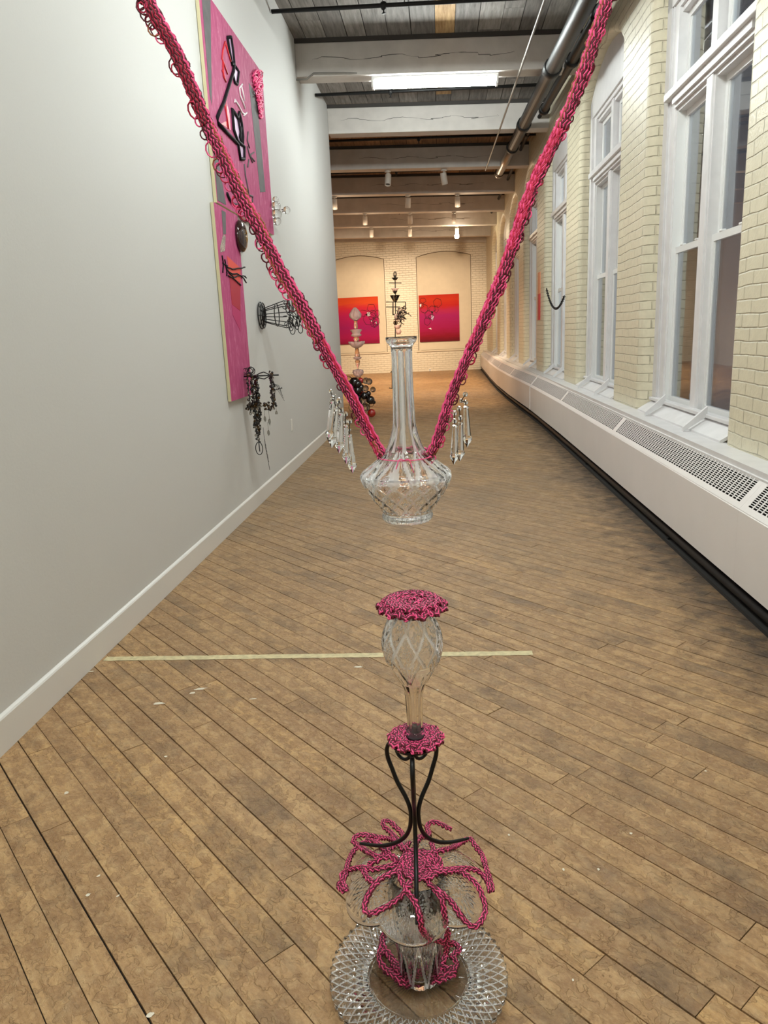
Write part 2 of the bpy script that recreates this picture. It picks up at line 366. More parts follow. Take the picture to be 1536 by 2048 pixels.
M['greyband'] = simple('graphite_paint', (92,90,90), 0.75, noise=0.15, scale=12)
M['silver'] = simple('silver_glitter_paint', (180,176,178), 0.25, metal=0.6, noise=0.4, scale=120)
M['lav'] = simple('pale_lavender_paint', (186,150,186), 0.5)
M['redpaint'] = simple('red_paint', (206,40,52), 0.5)
M['orangered'] = simple('orange_red_paint', (222,72,62), 0.5)
M['magenta'] = simple('magenta_paint', (186,44,104), 0.5)
M['darkred'] = simple('deep_red_paint', (176,24,58), 0.5)
M['whitep'] = simple('white_paint_stroke', (232,226,228), 0.5)
M['canvas_edge'] = simple('pale_wood_panel_edge', (206,196,158), 0.6)
M['blackp'] = simple('black_paint_stroke', (22,16,22), 0.7, spec=0.2)
M['bronze'] = simple('bronze_bead', (86,66,40), 0.2, metal=0.8)
M['disc'] = simple('dark_brown_resin', (44,22,20), 0.15, coat=0.7)
M['gold'] = simple('gold_seam', (170,130,70), 0.35, metal=0.7)
M['can'] = simple('white_track_light', (214,206,196), 0.4)
M['fixture'] = simple('white_fixture_metal', (226,226,226), 0.4)
M['outlet'] = simple('white_outlet_plate', (226,224,218), 0.35)
M['joint'] = simple('brown_gap_shade', (96,80,62), 0.9)
M['slot'] = simple('outlet_slots', (70,66,60), 0.6)
FLUO = 62.0
M['tube'] = emit('fluorescent_diffuser_glow', (0.93, 1.0, 0.97), FLUO)
M['warmbulb'] = emit('warm_bulb_glow', (1.0, 0.82, 0.52), 60.0)

# ------------------------------------------------------------------ room constants
XL, XB, XOUT = -1.54, 1.64, 2.05
Y0, Y1, YE = -3.0, 11.75, 26.3
XFAR = -5.0
def zc(x): return 4.60 - 0.035*(x + 1.56)

# floor: individually gapped diagonal boards in one mesh
def make_floor():
    bm = bmesh.new(); lay = bm.faces.layers.float.new('tint')
    A = math.radians(-46.5); e1 = Vector((math.cos(A), math.sin(A), 0)); e2 = Vector((-e1.y, e1.x, 0)); W = 0.083
    r = random.Random(3)
    cs = [Vector((x, y, 0)) for x in (XFAR, XOUT) for y in (Y0, YE+0.1)]
    u0, u1 = min(c.dot(e1) for c in cs), max(c.dot(e1) for c in cs)
    v0, v1 = min(c.dot(e2) for c in cs), max(c.dot(e2) for c in cs)
    n = int((v1 - v0)/W) + 1
    for i in range(n):
        va = v0 + i*W; u = u0 - r.random()*1.5; gr = 0.0024 + 0.0030*(r.random()**2.2)
        while u < u1:
            L = 0.5 + r.random()*1.6; ga = 0.0020 + 0.0022*(r.random()**3)
            c = e1*(u + L/2) + e2*(va + W/2)
            if c.x > XFAR-1 and c.x < XOUT+1 and c.y > Y0-1 and c.y < YE+1 and not (c.x < -2.6 and c.y < Y1-1.2):
                a, bb = u, u + L - ga; p, q = va, va + W - gr
                top = [e1*a + e2*p, e1*bb + e2*p, e1*bb + e2*q, e1*a + e2*q]
                zj = -r.random()*0.0008
                vs = [bm.verts.new(Vector((t.x, t.y, zj))) for t in top] + [bm.verts.new(Vector((t.x, t.y, -0.008))) for t in top]
                tint = r.random()
                for f in ((0,1,2,3),(0,4,5,1),(1,5,6,2),(2,6,7,3),(3,7,4,0)):
                    ff = bm.faces.new([vs[k] for k in f]); ff[lay] = tint; ff.material_index = 0
            u += L
    for co, no in (((XFAR,0,0),(-1,0,0)), ((XOUT,0,0),(1,0,0)), ((0,Y0,0),(0,-1,0)), ((0,YE+0.1,0),(0,1,0))):
        bmesh.ops.bisect_plane(bm, geom=bm.verts[:]+bm.edges[:]+bm.faces[:], plane_co=co, plane_no=no, clear_outer=True)
    b = [bm.verts.new(v) for v in ((XFAR,Y0,-0.008),(XOUT,Y0,-0.008),(XOUT,YE+0.1,-0.008),(XFAR,YE+0.1,-0.008))]
    f = bm.faces.new(b); f.material_index = 1
    b = [bm.verts.new(v) for v in ((XFAR,Y0,-0.05),(XOUT,Y0,-0.05),(XOUT,YE+0.1,-0.05),(XFAR,YE+0.1,-0.05))]
    f = bm.faces.new(list(reversed(b))); f.material_index = 1
    # dried white paint spots
    for (px, py, w, h, rot) in ((318,1407,26,6,.1),(400,1378,30,6,.3),(385,1386,14,5,.2),(133,1586,11,7,.4),(176,1790,12,5,.8),(236,1792,10,3,1.0),(197,1752,8,4,.9),(716,1334,22,5,0),
                            (332,1513,8,4,0),(1262,1667,7,5,0),(1127,1739,5,5,0),(1197,1739,5,5,0),(1018,1670,5,4,0),(183,1343,14,3,.2),(505,1398,18,3,.2),(875,1380,6,3,0),(1411,1542,5,4,0),(1146,1960,5,4,0),(300,2030,18,9,.3)):
        c = onZ(px, py, 0.0); s_ = ray(px, py); k = (-CAMH/s_.z)
        n_ = 11; vs = []
        for j in range(n_):
            a = 2*PI*j/n_; q = 0.65 + 0.5*r.random()
            dx, dy = w*.5*math.cos(a)*q, h*.5*math.sin(a)*q*1.6
            vs.append(bm.verts.new((c.x + (dx*math.cos(rot)-dy*math.sin(rot))*k, c.y + (dx*math.sin(rot)+dy*math.cos(rot))*k, 0.0006)))
        f = bm.faces.new(vs); f.material_index = 2
    me = bpy.data.meshes.new('floor'); bm.to_mesh(me); bm.free()
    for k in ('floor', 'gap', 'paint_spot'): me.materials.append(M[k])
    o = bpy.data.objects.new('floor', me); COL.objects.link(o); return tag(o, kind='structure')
make_floor()

def make_ceiling():
    bm = bmesh.new(); lay = bm.faces.layers.float.new('tint'); r = random.Random(5)
    x = XFAR; W = 0.237; i = 0
    tanx = onZ(885, 40, 4.5).x
    while x < XOUT:
        y = Y0 - r.random()*2
        w = W*(0.85 + 0.3*r.random())
        while y < YE + 0.2:
            L = 4.9 if r.random() < .7 else 2.45; yb = min(y + L, YE + 0.2)
            if not (x < -2.2 and yb < Y1):
                ti = r.random()
                if x <= tanx < x + w and y < 8.5 < yb: ti = 2.0
                gp = 0.004 + 0.006*r.random()
                zz = [zc(x), zc(x+w)]
                vs = [bm.verts.new((X, Yv, zc(X) + dz)) for dz in (0, 0.02) for (X, Yv) in ((x, y), (x+w-gp, y), (x+w-gp, yb-0.003), (x, yb-0.003))]
                for f in ((3,2,1,0),(0,1,5,4),(1,2,6,5),(2,3,7,6),(3,0,4,7)):
                    ff = bm.faces.new([vs[k] for k in f]); ff[lay] = ti
            y = yb if yb < YE + 0.2 else 99
        x += w
    for z, in ((0.02,), (0.1,)):
        b = [bm.verts.new((X, Yv, zc(X)+z)) for X, Yv in ((XFAR, Y0), (XOUT+.2, Y0), (XOUT+.2, YE+.3), (XFAR, YE+.3))]
        f = bm.faces.new(b); f.material_index = 1
    me = bpy.data.meshes.new('ceiling'); bm.to_mesh(me); bm.free()
    me.materials.append(M['ceil']); me.materials.append(M['gap'])
    o = bpy.data.objects.new('ceiling', me); COL.objects.link(o); return tag(o, kind='structure')
make_ceiling()

# left partition wall, baseboard, rear and hidden walls
def struct(name, mb, mats): return tag(mb.build(name, mats), kind='structure')
w = MB(); w.box((XL-0.16, Y0, 0), (XL, Y1, 4.62)); struct('wall_left', w, M['wall'])
w = MB(); w.box((XFAR, Y1-0.16, 0), (XL-0.16, Y1, 4.75)); struct('wall_partition', w, M['wall'])
w = MB(); w.box((XFAR-0.16, Y1-0.16, 0), (XFAR, YE+0.2, 4.8)); struct('wall_far_left', w, M['wall'])
w = MB(); w.box((XL-0.16, Y0-0.16, 0), (XOUT, Y0, 4.7)); struct('wall_behind', w, M['wall'])
w = MB()
prof = [(0,0),(0.014,0),(0.014,0.118),(0.010,0.124),(0.004,0.129),(0,0.131)]
w.add([(XL+a, y, z) for y in (Y0, Y1+0.014) for a, z in prof], [tuple(range(6)), tuple(range(6,12))] + [(i, i+6, (i+1)%6+6, (i+1)%6) for i in range(6)])
w.box((XL-0.16, Y1, 0), (XL+0.014, Y1+0.014, 0.128))
struct('baseboard_left', w, M['base'])

# ------------------------------------------------------------------ right brick wall with arched, bull-nosed openings
PER, OPW, OY = 2.88, 1.90, 4.44       # period, opening width, start (far edge of the nearest pier)
ZL, ZS, RISE, RB, DEP = 0.64, 3.72, 0.30, 0.085, 0.14
OPEN = [OY + PER*k for k in range(-1, 7)]       # opening y start
def outline(y0, off, n=14):
    """opening outline expanded by off: list of (y,z) from bottom near side over the arch to bottom far side"""
    ya, yb = y0 - off, y0 + OPW + off; c = (ya+yb)/2; hw = (yb-ya)/2
    pts = [(yb, ZL), (yb, ZS)]
    R = (OPW*OPW/4 + RISE*RISE)/(2*RISE); zc0 = ZS + RISE - R; Ro = R + off
    for i in range(1, n):
        t = -1 + 2*i/n; yy = c - t*hw
        pts.append((yy, zc0 + math.sqrt(max(Ro*Ro - (hw*t)**2, 0)) if Ro > hw else ZS))
    pts += [(ya, ZS), (ya, ZL)]
    return pts
w = MB()
prof = [(RB, 0.0), (RB*0.62, RB*0.08), (RB*0.29, RB*0.29), (RB*0.08, RB*0.62), (0, RB), (0, DEP), (0, XOUT-XB)]
ZT = 4.62
for y0 in OPEN:
    rows = [[(XB + d, y, z) for (y, z) in outline(y0, o_)] for o_, d in prof]
    nrow = len(rows[0]); vs = [p for r_ in rows for p in r_]
    fs = [(i*nrow+j, i*nrow+j+1, (i+1)*nrow+j+1, (i+1)*nrow+j) for i in range(len(rows)-1) for j in range(nrow-1)]
    w.add(vs, fs, 0, True)
    o_ = outline(y0, RB)
    for a, b in zip(o_[1:-2], o_[2:-1]):
        w.add([(XB, a[0], a[1]), (XB, b[0], b[1]), (XB, b[0], ZT), (XB, a[0], ZT)], [(0,1,2,3)])
edges = [Y0] + [v for y0 in OPEN for v in (y0-RB, y0+OPW+RB)] + [YE+0.1]
for a, b in zip(edges[0::2], edges[1::2]):
    w.add([(XB, a, 0), (XB, b, 0), (XB, b, ZT), (XB, a, ZT)], [(0,1,2,3)])
    w.add([(XB, a, ZL-0.005), (XB, b, ZL-0.005), (XOUT, b, ZL-0.005), (XOUT, a, ZL-0.005)], [(0,1,2,3)])
for y0 in OPEN:
    a, b = y0-RB, y0+OPW+RB
    w.add([(XB, a, 0), (XB, b, 0), (XB, b, ZL-0.01), (XB, a, ZL-0.01), (XOUT, a, ZL-0.01), (XOUT, b, ZL-0.01)], [(0,1,2,3), (3,2,5,4)])
wr = struct('wall_right', w, M['brick'])

# windows: casing, transom, two double-hung sashes, sill with ribs
XC, XS = 1.748, 1.83
def arch_z(y, y0, off=0.0):
    R = (OPW*OPW/4 + RISE*RISE)/(2*RISE); zc0 = ZS + RISE - R; c = y0 + OPW/2
    return zc0 + math.sqrt(max((R-off)**2 - (y-c)**2, 0))
def make_window(idx, y0):
    root = empty('window_%d' % idx, (XC, y0 + OPW/2, 0.80), kind='structure')
    c = OPW/2; L = lambda y: y   # local y measured from opening centre
    cw = 0.235
    f = MB()     # outer casing boards + arched head
    def LB(mb, x0, x1, ya, yb, z0, z1, mat=0, bev=0.0):
        mb.box((x0-XC, ya, z0-0.80), (x1-XC, yb, z1-0.80), mat, bev)
    for s in (-1, 1):
        a, b = sorted((s*c, s*(c-0.105)))
        LB(f, XC, XC+0.09, a, b, 0.66, ZS)
        a, b = sorted((s*(c-0.105), s*(c-cw)))
        LB(f, XC+0.018, XC+0.11, a, b, 0.66, ZS)
        a, b = sorted((s*(c-0.120), s*(c-0.130)))
        LB(f, XC+0.008, XC+0.11, a, b, 0.66, ZS)
    # arched head board
    n = 16; ys = [-c + OPW*i/n for i in range(n+1)]
    for a, b in zip(ys[:-1], ys[1:]):
        za, zb = arch_z(a, -c) - 0.80, arch_z(b, -c) - 0.80
        zlo = ZS - 0.16 - 0.80
        f.add([(0,a,zlo),(0,b,zlo),(0,b,zb),(0,a,za),(0.09,a,zlo),(0.09,b,zlo),(0.09,b,zb),(0.09,a,za)], [(0,1,2,3),(4,7,6,5),(0,4,5,1),(3,2,6,7)])
    LB(f, XC+0.02, XC+0.12, -(c-cw), c-cw, ZS-0.20, ZS-0.16)
    LB(f, XC+0.04, XC+0.14, -(c-cw), c-cw, ZS-0.235, ZS-0.20)
    LB(f, XC, XC+0.13, -(c-cw), c-cw, 0.66, 0.725)
    f.build('casing', M['case'], root)
    t = MB()     # transom bar with stepped moulding
    LB(t, XC-0.035, XC+0.12, -(c-0.105), c-0.105, 2.93, 2.985, bev=0.006)
    LB(t, XC-0.010, XC+0.12, -(c-cw), c-cw, 2.885, 2.93)
    LB(t, XC+0.010, XC+0.12, -(c-cw), c-cw, 2.86, 2.885)
    LB(t, XC+0.035, XC+0.12, -(c-cw), c-cw, 2.835, 2.86)
    t.build('transom', M['case'], root)
    mu = MB()    # centre mullion
    LB(mu, XC+0.015, XC+0.13, -0.055, 0.055, 0.725, 2.86, bev=0.006)
    LB(mu, XC+0.03, XC+0.13, -0.075, 0.075, 0.725, 2.86)
    mu.build('mullion', M['case'], root)
    mu2 = MB()
    LB(mu2, XC+0.03, XC+0.12, -0.05, 0.05, 2.985, ZS-0.2)
    mu2.build('mullion', M['case'], root)
    zm = 1.87
    for s in (-1, 1):
        a, b = sorted((s*0.075, s*(c-cw)))
        for (z0, z1, xs) in ((0.725, zm+0.02, XS-0.022), (zm-0.02, 2.84, XS+0.012), (2.985, ZS-0.235, XS)):
            sa = MB(); th = 0.042; q = 0.03
            LB(sa, xs, xs+q, a, a+th, z0, z1); LB(sa, xs, xs+q, b-th, b, z0, z1)
            LB(sa, xs, xs+q, a+th, b-th, z0, z0+0.05); LB(sa, xs, xs+q, a+th, b-th, z1-0.045, z1)
            LB(sa, xs+0.006, xs+q, a+th, a+th+0.012, z0+.05, z1-.045); LB(sa, xs+0.006, xs+q, b-th-0.012, b-th, z0+.05, z1-.045)
            so = sa.build('sash', M['vinyl'], root)
            pn = MB(); LB(pn, xs+0.012, xs+0.016, a+th*.5, b-th*.5, z0+0.02, z1-0.02)
            pn.build('pane', M['pane'], so)
            if z0 == 0.725:
                for yy in (a+0.16, b-0.16):
                    lk = MB(); LB(lk, xs-0.004, xs+0.026, yy-0.025, yy+0.025, z1, z1+0.014, bev=0.004); lk.build('sash_lock', M['vinyl'], so)
        # jamb liner with dark slot
        e = s*(c-cw); a2, b2 = sorted((e, e - s*0.02)); 
        jl = MB(); LB(jl, XC+0.03, XS+0.03, a2, b2, 0.725, 2.84); jl.build('jamb_liner', M['vinyl'], root)
    si = MB()    # sloping board under the window, two slanted ribs
    A = (XC+0.02, 0.735); B = (XB-0.01, ZL+0.012)
    ya, yb = -c+0.02, c-0.02
    def SL(x, z, y): return (x-XC, y, z-0.80)
    si.add([SL(A[0], A[1], ya), SL(A[0], A[1], yb), SL(B[0], B[1], yb), SL(B[0], B[1], ya), SL(A[0], A[1]-0.03, ya), SL(A[0], A[1]-0.03, yb), SL(B[0], B[1]-0.02, yb), SL(B[0], B[1]-0.02, ya)],
           [(0,1,2,3),(4,7,6,5),(0,4,5,1),(2,6,7,3),(1,5,6,2),(0,3,7,4)])
    LB(si, XC-0.03, XC+0.03, ya, yb, 0.725, 0.75, bev=0.004)
    so = si.build('sill_board', M['case'], root)
    for yy in (0.50, -0.42):
        rb = MB()
        rb.add([SL(XC-0.02, 0.80, yy), SL(XB-0.06, ZL+0.03, yy), SL(XB-0.06, ZL, yy), SL(XC-0.02, 0.735, yy)] + [SL(XC-0.02, 0.80, yy+.028), SL(XB-0.06, ZL+0.03, yy+.028), SL(XB-0.06, ZL, yy+.028), SL(XC-0.02, 0.735, yy+.028)],
               [(0,1,2,3),(7,6,5,4),(0,4,5,1),(1,5,6,2),(2,6,7,3),(3,7,4,0)])
        rb.build('sill_rib', M['case'], so)
    return root
W1 = make_window(1, OPEN[1])
for i, y0 in enumerate(OPEN[2:]):
    dup(W1, (XC, y0 + OPW/2, 0.80), name='window_%d' % (i+2))
dup(W1, (XC, OPEN[0] + OPW/2, 0.80), name='window_%d' % (len(OPEN)))

# building opposite, seen dimly through the glass: brick wall and outside air


# ledge behind the heater
w = MB(); w.box((1.50, Y0, ZL-0.03), (XB+0.03, YE, ZL), 0); w.box((1.49, Y0, ZL-0.045), (1.53, YE, ZL-0.03), 0); struct('trim_1', w, M['case'])

# ------------------------------------------------------------------ far end wall: brick with two blind arched panels
w = MB(); w.box((XFAR, YE+0.07, 0), (XOUT, YE+0.2, 4.85)); struct('wall_end', w, M['wall2'])
def xpx(px, py=600): return onY(px, py, YE).x
bays = [(-3.62, -1.80), (xpx(834), xpx(943))]
w = MB(); zb0, zs0, rise0 = 0.72, 3.80, 0.15
def end_front(xa, xb, za, zb_): w.add([(xa, YE, za), (xb, YE, za), (xb, YE, zb_), (xa, YE, zb_)], [(0,1,2,3)])
xs_ = [XFAR] + [v for b_ in bays for v in b_] + [XOUT]
for a, b in zip(xs_[0::2], xs_[1::2]): end_front(a, b, 0, 4.85)
for a, b in bays:
    end_front(a, b, 0, zb0); n = 14
    pts = [(a + (b-a)*i/n, zs0 + rise0*(1 - (2*i/n-1)**2)) for i in range(n+1)]
    for p, q in zip(pts[:-1], pts[1:]):
        w.add([(p[0], YE, p[1]), (q[0], YE, q[1]), (q[0], YE, 4.85), (p[0], YE, 4.85)], [(0,1,2,3)])
        w.add([(p[0], YE, p[1]), (q[0], YE, q[1]), (q[0], YE+.07, q[1]), (p[0], YE+.07, p[1])], [(0,1,2,3)])
    for x in (a, b): w.add([(x, YE, zb0), (x, YE+.07, zb0), (x, YE+.07, zs0), (x, YE, zs0)], [(0,1,2,3)])
    w.add([(a, YE, zb0), (b, YE, zb0), (b, YE+.07, zb0), (a, YE+.07, zb0)], [(0,1,2,3)])
struct('wall_end_brick', w, M['brick_end'])
for i, (a, b) in enumerate(bays):
    w = MB(); w.box((a-0.06, YE-0.035, zb0-0.05), (b+0.06, YE+0.03, zb0), 0, 0.006)
    struct('trim_%d' % (i+2), w, M['wall2'])
    # flat frame round the panel, brown tube paints shade in its open joint
    w = MB(); t_ = 0.09
    w.box((a+0.012, YE+0.045, zb0), (a+t_, YE+0.07, zs0-0.02)); w.box((b-t_, YE+0.045, zb0), (b-0.012, YE+0.07, zs0-0.02)); w.box((a+t_, YE+0.045, zs0-0.02), (b-t_, YE+0.07, zs0+0.04)); w.box((a+t_, YE+0.045, zb0+0.01), (b-t_, YE+0.07, zb0+0.11))
    struct('trim_%d' % (i+4), w, M['wall2'])
    w = MB(); n = 14; pts = [(a+.006, zb0), (a+.006, zs0)] + [(a + (b-a)*k/n, zs0 - .006 + rise0*(1 - (2*k/n-1)**2)) for k in range(1, n)] + [(b-.006, zs0), (b-.006, zb0)]
    w.tube([(x, YE+.03, z) for x, z in pts], 0.011, 5); struct('trim_%d' % (i+7), w, M['joint'])

# ------------------------------------------------------------------ ceiling beams
beam_y = [-2.9, -0.45, 2.0, 4.45, 6.9] + [9.22, 11.72, 14.2, 16.7, 19.15, 21.6, 24.05]
lab = {9.22: 'white painted timber beam with the lit fluorescent tube under it, nearest beam in view', 11.72: 'white painted timber beam just beyond the lit fluorescent tube',
       14.2: 'white painted timber beam carrying the front two white can spotlights', 16.7: 'cracked white beam carrying the second row of three can spotlights',
       19.15: 'cream lit beam carrying the third row of can spotlights', 21.6: 'cream lit beam carrying the row of spotlights before the lit bulb', 24.05: 'farthest cream beam close to the end wall of the gallery'}
def sloped_box(mb, xa, xb, ya, yb, h0, h1, mat=0):
    v = [(x, y, zc(x) - h) for h in (h1, h0) for (x, y) in ((xa,ya),(xb,ya),(xb,yb),(xa,yb))]
    mb.add(v, [(0,3,2,1),(4,5,6,7),(0,1,5,4),(1,2,6,5),(2,3,7,6),(3,0,4,7)], mat)
for by in beam_y:
    xa = XL if by < Y1 + 0.2 else XFAR
    bm_ = MB(); sloped_box(bm_, xa, XB+0.02, by, by+0.25, 0.045, 0.385)
    o = bm_.build('ceiling_beam', M['beam'])
    # hairline crack / soft bevel
    bv = o.modifiers.new('bevel', 'BEVEL'); bv.width = 0.008; bv.segments = 2
    tag(o, lab.get(by, 'white painted timber ceiling beam out of view behind the camera end of the hall'), 'beam', 'painted ceiling beams')
    r = random.Random(int(by*100)+500)
    ck = MB(); pts = []
    for i in range(40):
        x = -1.35 + 2.8*i/39*(0.75 + .1*r.random()); 
        pts.append((x, by-0.0005, zc(x) - 0.21 + 0.02*math.sin(i*0.5) + r.uniform(-.006,.006)))
    ck.tube(pts, [0.0005 + 0.0022*abs(math.sin(i*0.33)) for i in range(40)], 4); ck.build('split_in_timber', M['gap'], o)
    nl = MB(); sloped_box(nl, xa, XB, by-0.01, by+0.26, 0.0, 0.045); nl.build('dark_nailer', simple('dark_nailer_strip', (62,58,55), 0.8) if 'nail' not in M else M['nail'], o)  # dark strip between beam top and ceiling boards
# end wall plate
bm_ = MB(); v = [(XFAR, YE-0.16, 4.12+.38), (XOUT-.4, YE-0.16, 4.14), (XOUT-.4, YE-0.16, 4.30), (XFAR, YE-0.16, 4.32+.38)]
bm_.slab(v, (0, 0.155, 0)); tag(bm_.build('wall_plate', M['beam']), 'slanting cream timber plate along the top of the end wall', 'beam')

# ------------------------------------------------------------------ fluorescent fixtures
def make_fluo(loc, label):
    root = empty('fluorescent_light', loc, label, 'ceiling light', 'fluorescent strip lights'); root.rotation_euler = (0, math.atan(0.035), 0)
    h = MB(); h.box((-0.70, -0.06, 0.0), (0.70, 0.06, 0.035), 0, 0.004); h.box((-0.715, -0.062, -0.075), (-0.69, 0.062, 0.035), 0, 0.004); h.box((0.69, -0.062, -0.075), (0.715, 0.062, 0.035), 0, 0.004)
    h.build('housing', M['fixture'], root)
    d = MB(); n = 12
    pr = [(0.058*math.cos(PI + PI*i/n), 0.0 + 0.078*math.sin(PI + PI*i/n)) for i in range(n+1)]
    d.add([(x, y, z) for x in (-0.69, 0.69) for y, z in pr], [(i, i+1, i+n+2, i+n+1) for i in range(n)] + [tuple(range(n+1)), tuple(range(n+1, 2*n+2))], 0, False)
    d.build('diffuser', M['tube'], root)
    return root
zf = lambda by: zc(0.0) - 0.385 - 0.036
F1 = make_fluo((0.02, 9.345, zf(0)), 'lit white fluorescent strip light fixed under the nearest ceiling beam in view')
for by in (4.45, -0.45):
    dup(F1, (0.02, by+0.125, zf(0)), 'lit fluorescent strip light on the ceiling above the viewer, outside the picture')
cd = MB(); cd.tube([(XL, 9.2, zc(XL)-.42), (XL+.12, 9.205, zc(XL)-.42), (XL+.2, 9.21, zc(XL)-.365), (-1.0, 9.21, zc(-1)-.365), (-0.69, 9.25, zc(-.7)-.37)], 0.011, 6)
tag(cd.build('electrical_conduit', M['rail']), 'thin grey cable conduit running from the white wall to the fluorescent light', 'conduit')

# ------------------------------------------------------------------ pipes
def pipe_thing(name, a, b, r, mat, label, cat, rings=(), ringmat=None, rr=1.22, hanger=()):
    a = Vector(a); b = Vector(b)
    root = MB(); root.tube([a, a.lerp(b, .5), b], r, 16); o = root.build(name, mat); tag(o, label, cat)
    for t in rings:
        c = a.lerp(b, t); d = (b-a).normalized(); q = MB(); q.tube([c - d*0.06, c - d*.045, c + d*.045, c + d*0.06], [r*1.02, r*rr, r*rr, r*1.02], 16); q.build('coupling', ringmat or mat, o)
    for t in hanger:
        c = a.lerp(b, t); q = MB(); q.tube([c, (c.x, c.y, zc(c.x)-0.02)], 0.006, 6); q.tube([(c.x + r*1.1*math.cos(k*PI/8), c.y, c.z + r*1.1*math.sin(k*PI/8)) for k in range(17)], 0.007, 5); q.build('hanger', M['wire'], o)
    return o
PA = onX(1174, 0, 1.28); PB_ = onX(997, 349, 1.20)
d_ = (PB_ - PA).normalized(); A0 = PA - d_*5.5; mid = PA + (PB_-PA)*0.70
pipe_thing('drain_pipe', A0, mid, 0.080, M['pipe'], 'wide black pipe under the ceiling beside the arched windows', 'pipe', rings=[1 - .0, ], hanger=[.45])
p2 = pipe_thing('drain_pipe', mid, PB_, 0.072, M['steel'], 'bare metal open end of the wide black pipe under the ceiling', 'pipe', rings=[0.03, 0.97], rr=1.08, hanger=[.9])
for t in (0.22, 0.52):
    c = PA.lerp(PB_, t); q = MB(); q.tube([c - d_*.10, c - d_*.08, c + d_*.08, c + d_*.10], [.081, .098, .098, .081], 16); q.build('coupling', M['pipe'], bpy.data.objects['drain_pipe'])
q1 = onX(1192, 37, 1.50); q2 = onX(1087, 221, 1.50); q0 = q1 + (q1-q2)*1.3
o2 = pipe_thing('sprinkler_main_pipe', q0, q2, 0.055, M['pipe'], 'second black pipe running between the wide pipe and the brick wall', 'pipe', rings=[0.55, 0.72, 0.99], rr=1.35)
pts = [q2, onX(1054, 270, 1.50), onX(1030, 325, 1.5), onX(1012, 367, 1.5), onX(990, 412, 1.50), onX(975, 440, 1.5), onX(962, 466, 1.5)]
w = MB(); w.tube(pts, 0.028, 10)
o3 = w.build('sprinkler_branch_pipe', M['wire']); tag(o3, 'thin dark pipe along the top of the brick window wall', 'pipe')
for i, p in enumerate(pts[1:]):
    q = MB(); q.tube([p + Vector((0,-.1,0)), p + Vector((0,.1,0))], 0.045, 8); q.tube([p, (XB, p.y, p.z)], 0.018, 6); q.build('bracket', M['wire'], o3)
for i, by in enumerate([6.9-1.25+2.3, 10.55, 13.0, 15.5, 17.9, 20.4, 22.9]):
    w = MB(); xa = XL+0.01 if by < Y1 else -3.5; xb_ = 1.38
    w.tube([(xa, by, zc(xa)-0.20), (xb_, by, zc(xb_)-0.16)], 0.02, 8)
    o = w.build('sprinkler_cross_pipe', M['pipe'])
    tag(o, ['black sprinkler pipe crossing the grey boards at the top of the photo', 'black sprinkler pipe crossing behind the fluorescent light', 'black sprinkler pipe behind the second beam, on brown boards', 'dark pipe behind the beam with the front two spotlights',
            'dark pipe behind the beam with the second row of spotlights', 'dark pipe behind the beam with the third row of spotlights', 'farthest dark cross pipe before the end wall'][i], 'pipe', 'sprinkler cross pipes')
    h = MB(); xm = -0.45 + .2*i*(-1)**i*.5
    h.lathe([(0,0.03),(.028,.03),(.034,.0),(.02,-.03),(.008,-.035),(.008,-.06),(.022,-.062),(0,-.066)], 10, (xm, by, zc(xm)-0.19)); h.build('sprinkler_head', M['pipe'], o)
    h = MB(); h.tube([(xm+.2, by, zc(xm)-0.18), (xm+.2, by, zc(xm+.2))], 0.006, 5); h.build('hanger', M['rail'], o)
w = MB(); a = onZ(1089, 0, 4.08); b = onZ(971, 341, 4.08); a0 = a - (b-a)*0.8
w.tube([a0, a, b], 0.012, 6); tag(w.build('conduit_rod', M['rail']), 'thin pale conduit running diagonally under the beams left of the wide pipe', 'conduit')

# ------------------------------------------------------------------ track spotlights
spots = [(776,358,14.25),(888,360,14.25),(669,405,16.75),(816,405,16.75),(915,405,16.75),(730,438,19.2),(820,438,19.2),(908,438,19.2),(743,465,21.65),(820,465,21.65),(914,467,21.65)]
slab_ = ['white can spotlight, left one of the front pair on the beam', 'white can spotlight, right one of the front pair on the beam',
 'white can spotlight at the white wall end of the second row', 'white can spotlight in the middle of the second row', 'white can spotlight nearest the window wall in the second row',
 'white can spotlight left in the third row of spots', 'white can spotlight in the middle of the third row of spots', 'dim can spotlight on the right of the third row of spots',
 'small far can spotlight left in the last row', 'small far can spotlight in the middle of the last row', 'lit far spotlight glowing warm white in the last row']
def make_spot(loc, label, lit=False, tgt=None):
    root = empty('spotlight', loc, label, 'spotlight', 'can spotlights on the beams')
    s_ = MB(); s_.lathe([(0,0.02),(0.055,0.02),(0.055,0.0),(0.012,-0.004),(0.012,-0.05),(0,-0.05)], 14); s_.build('mount', M['can'], root)
    d = (Vector(tgt) - Vector(loc)).normalized() if tgt else Vector((0,0,-1))
    b = MB(); b.lathe([(0,0.09),(0.052,0.09),(0.056,0.08),(0.056,-0.11),(0.048,-0.11),(0.045,-0.08),(0,-0.07)], 18)
    o = b.build('can_body', M['can'], root); o.location = (0,0,-0.12); 
    dd = Vector((d.x*0.45, d.y*0.45, -1)).normalized(); o.rotation_mode = 'QUATERNION'; o.rotation_quaternion = dd.to_track_quat('-Z', 'Y')
    l = MB(); l.lathe([(0,-0.082),(0.044,-0.082),(0.044,-0.088),(0,-0.088)] if not lit else [(0,-0.08),(0.05,-0.08),(0.066,-0.13),(0.05,-0.18),(0,-0.20)], 16); g = l.build('bulb', M['warmbulb'] if lit else M['darklens'], o)
    return root
M['darklens'] = simple('unlit_bulb_face', (60,50,42), 0.2)
lights = []
WARM = (1.0, 0.78, 0.54)
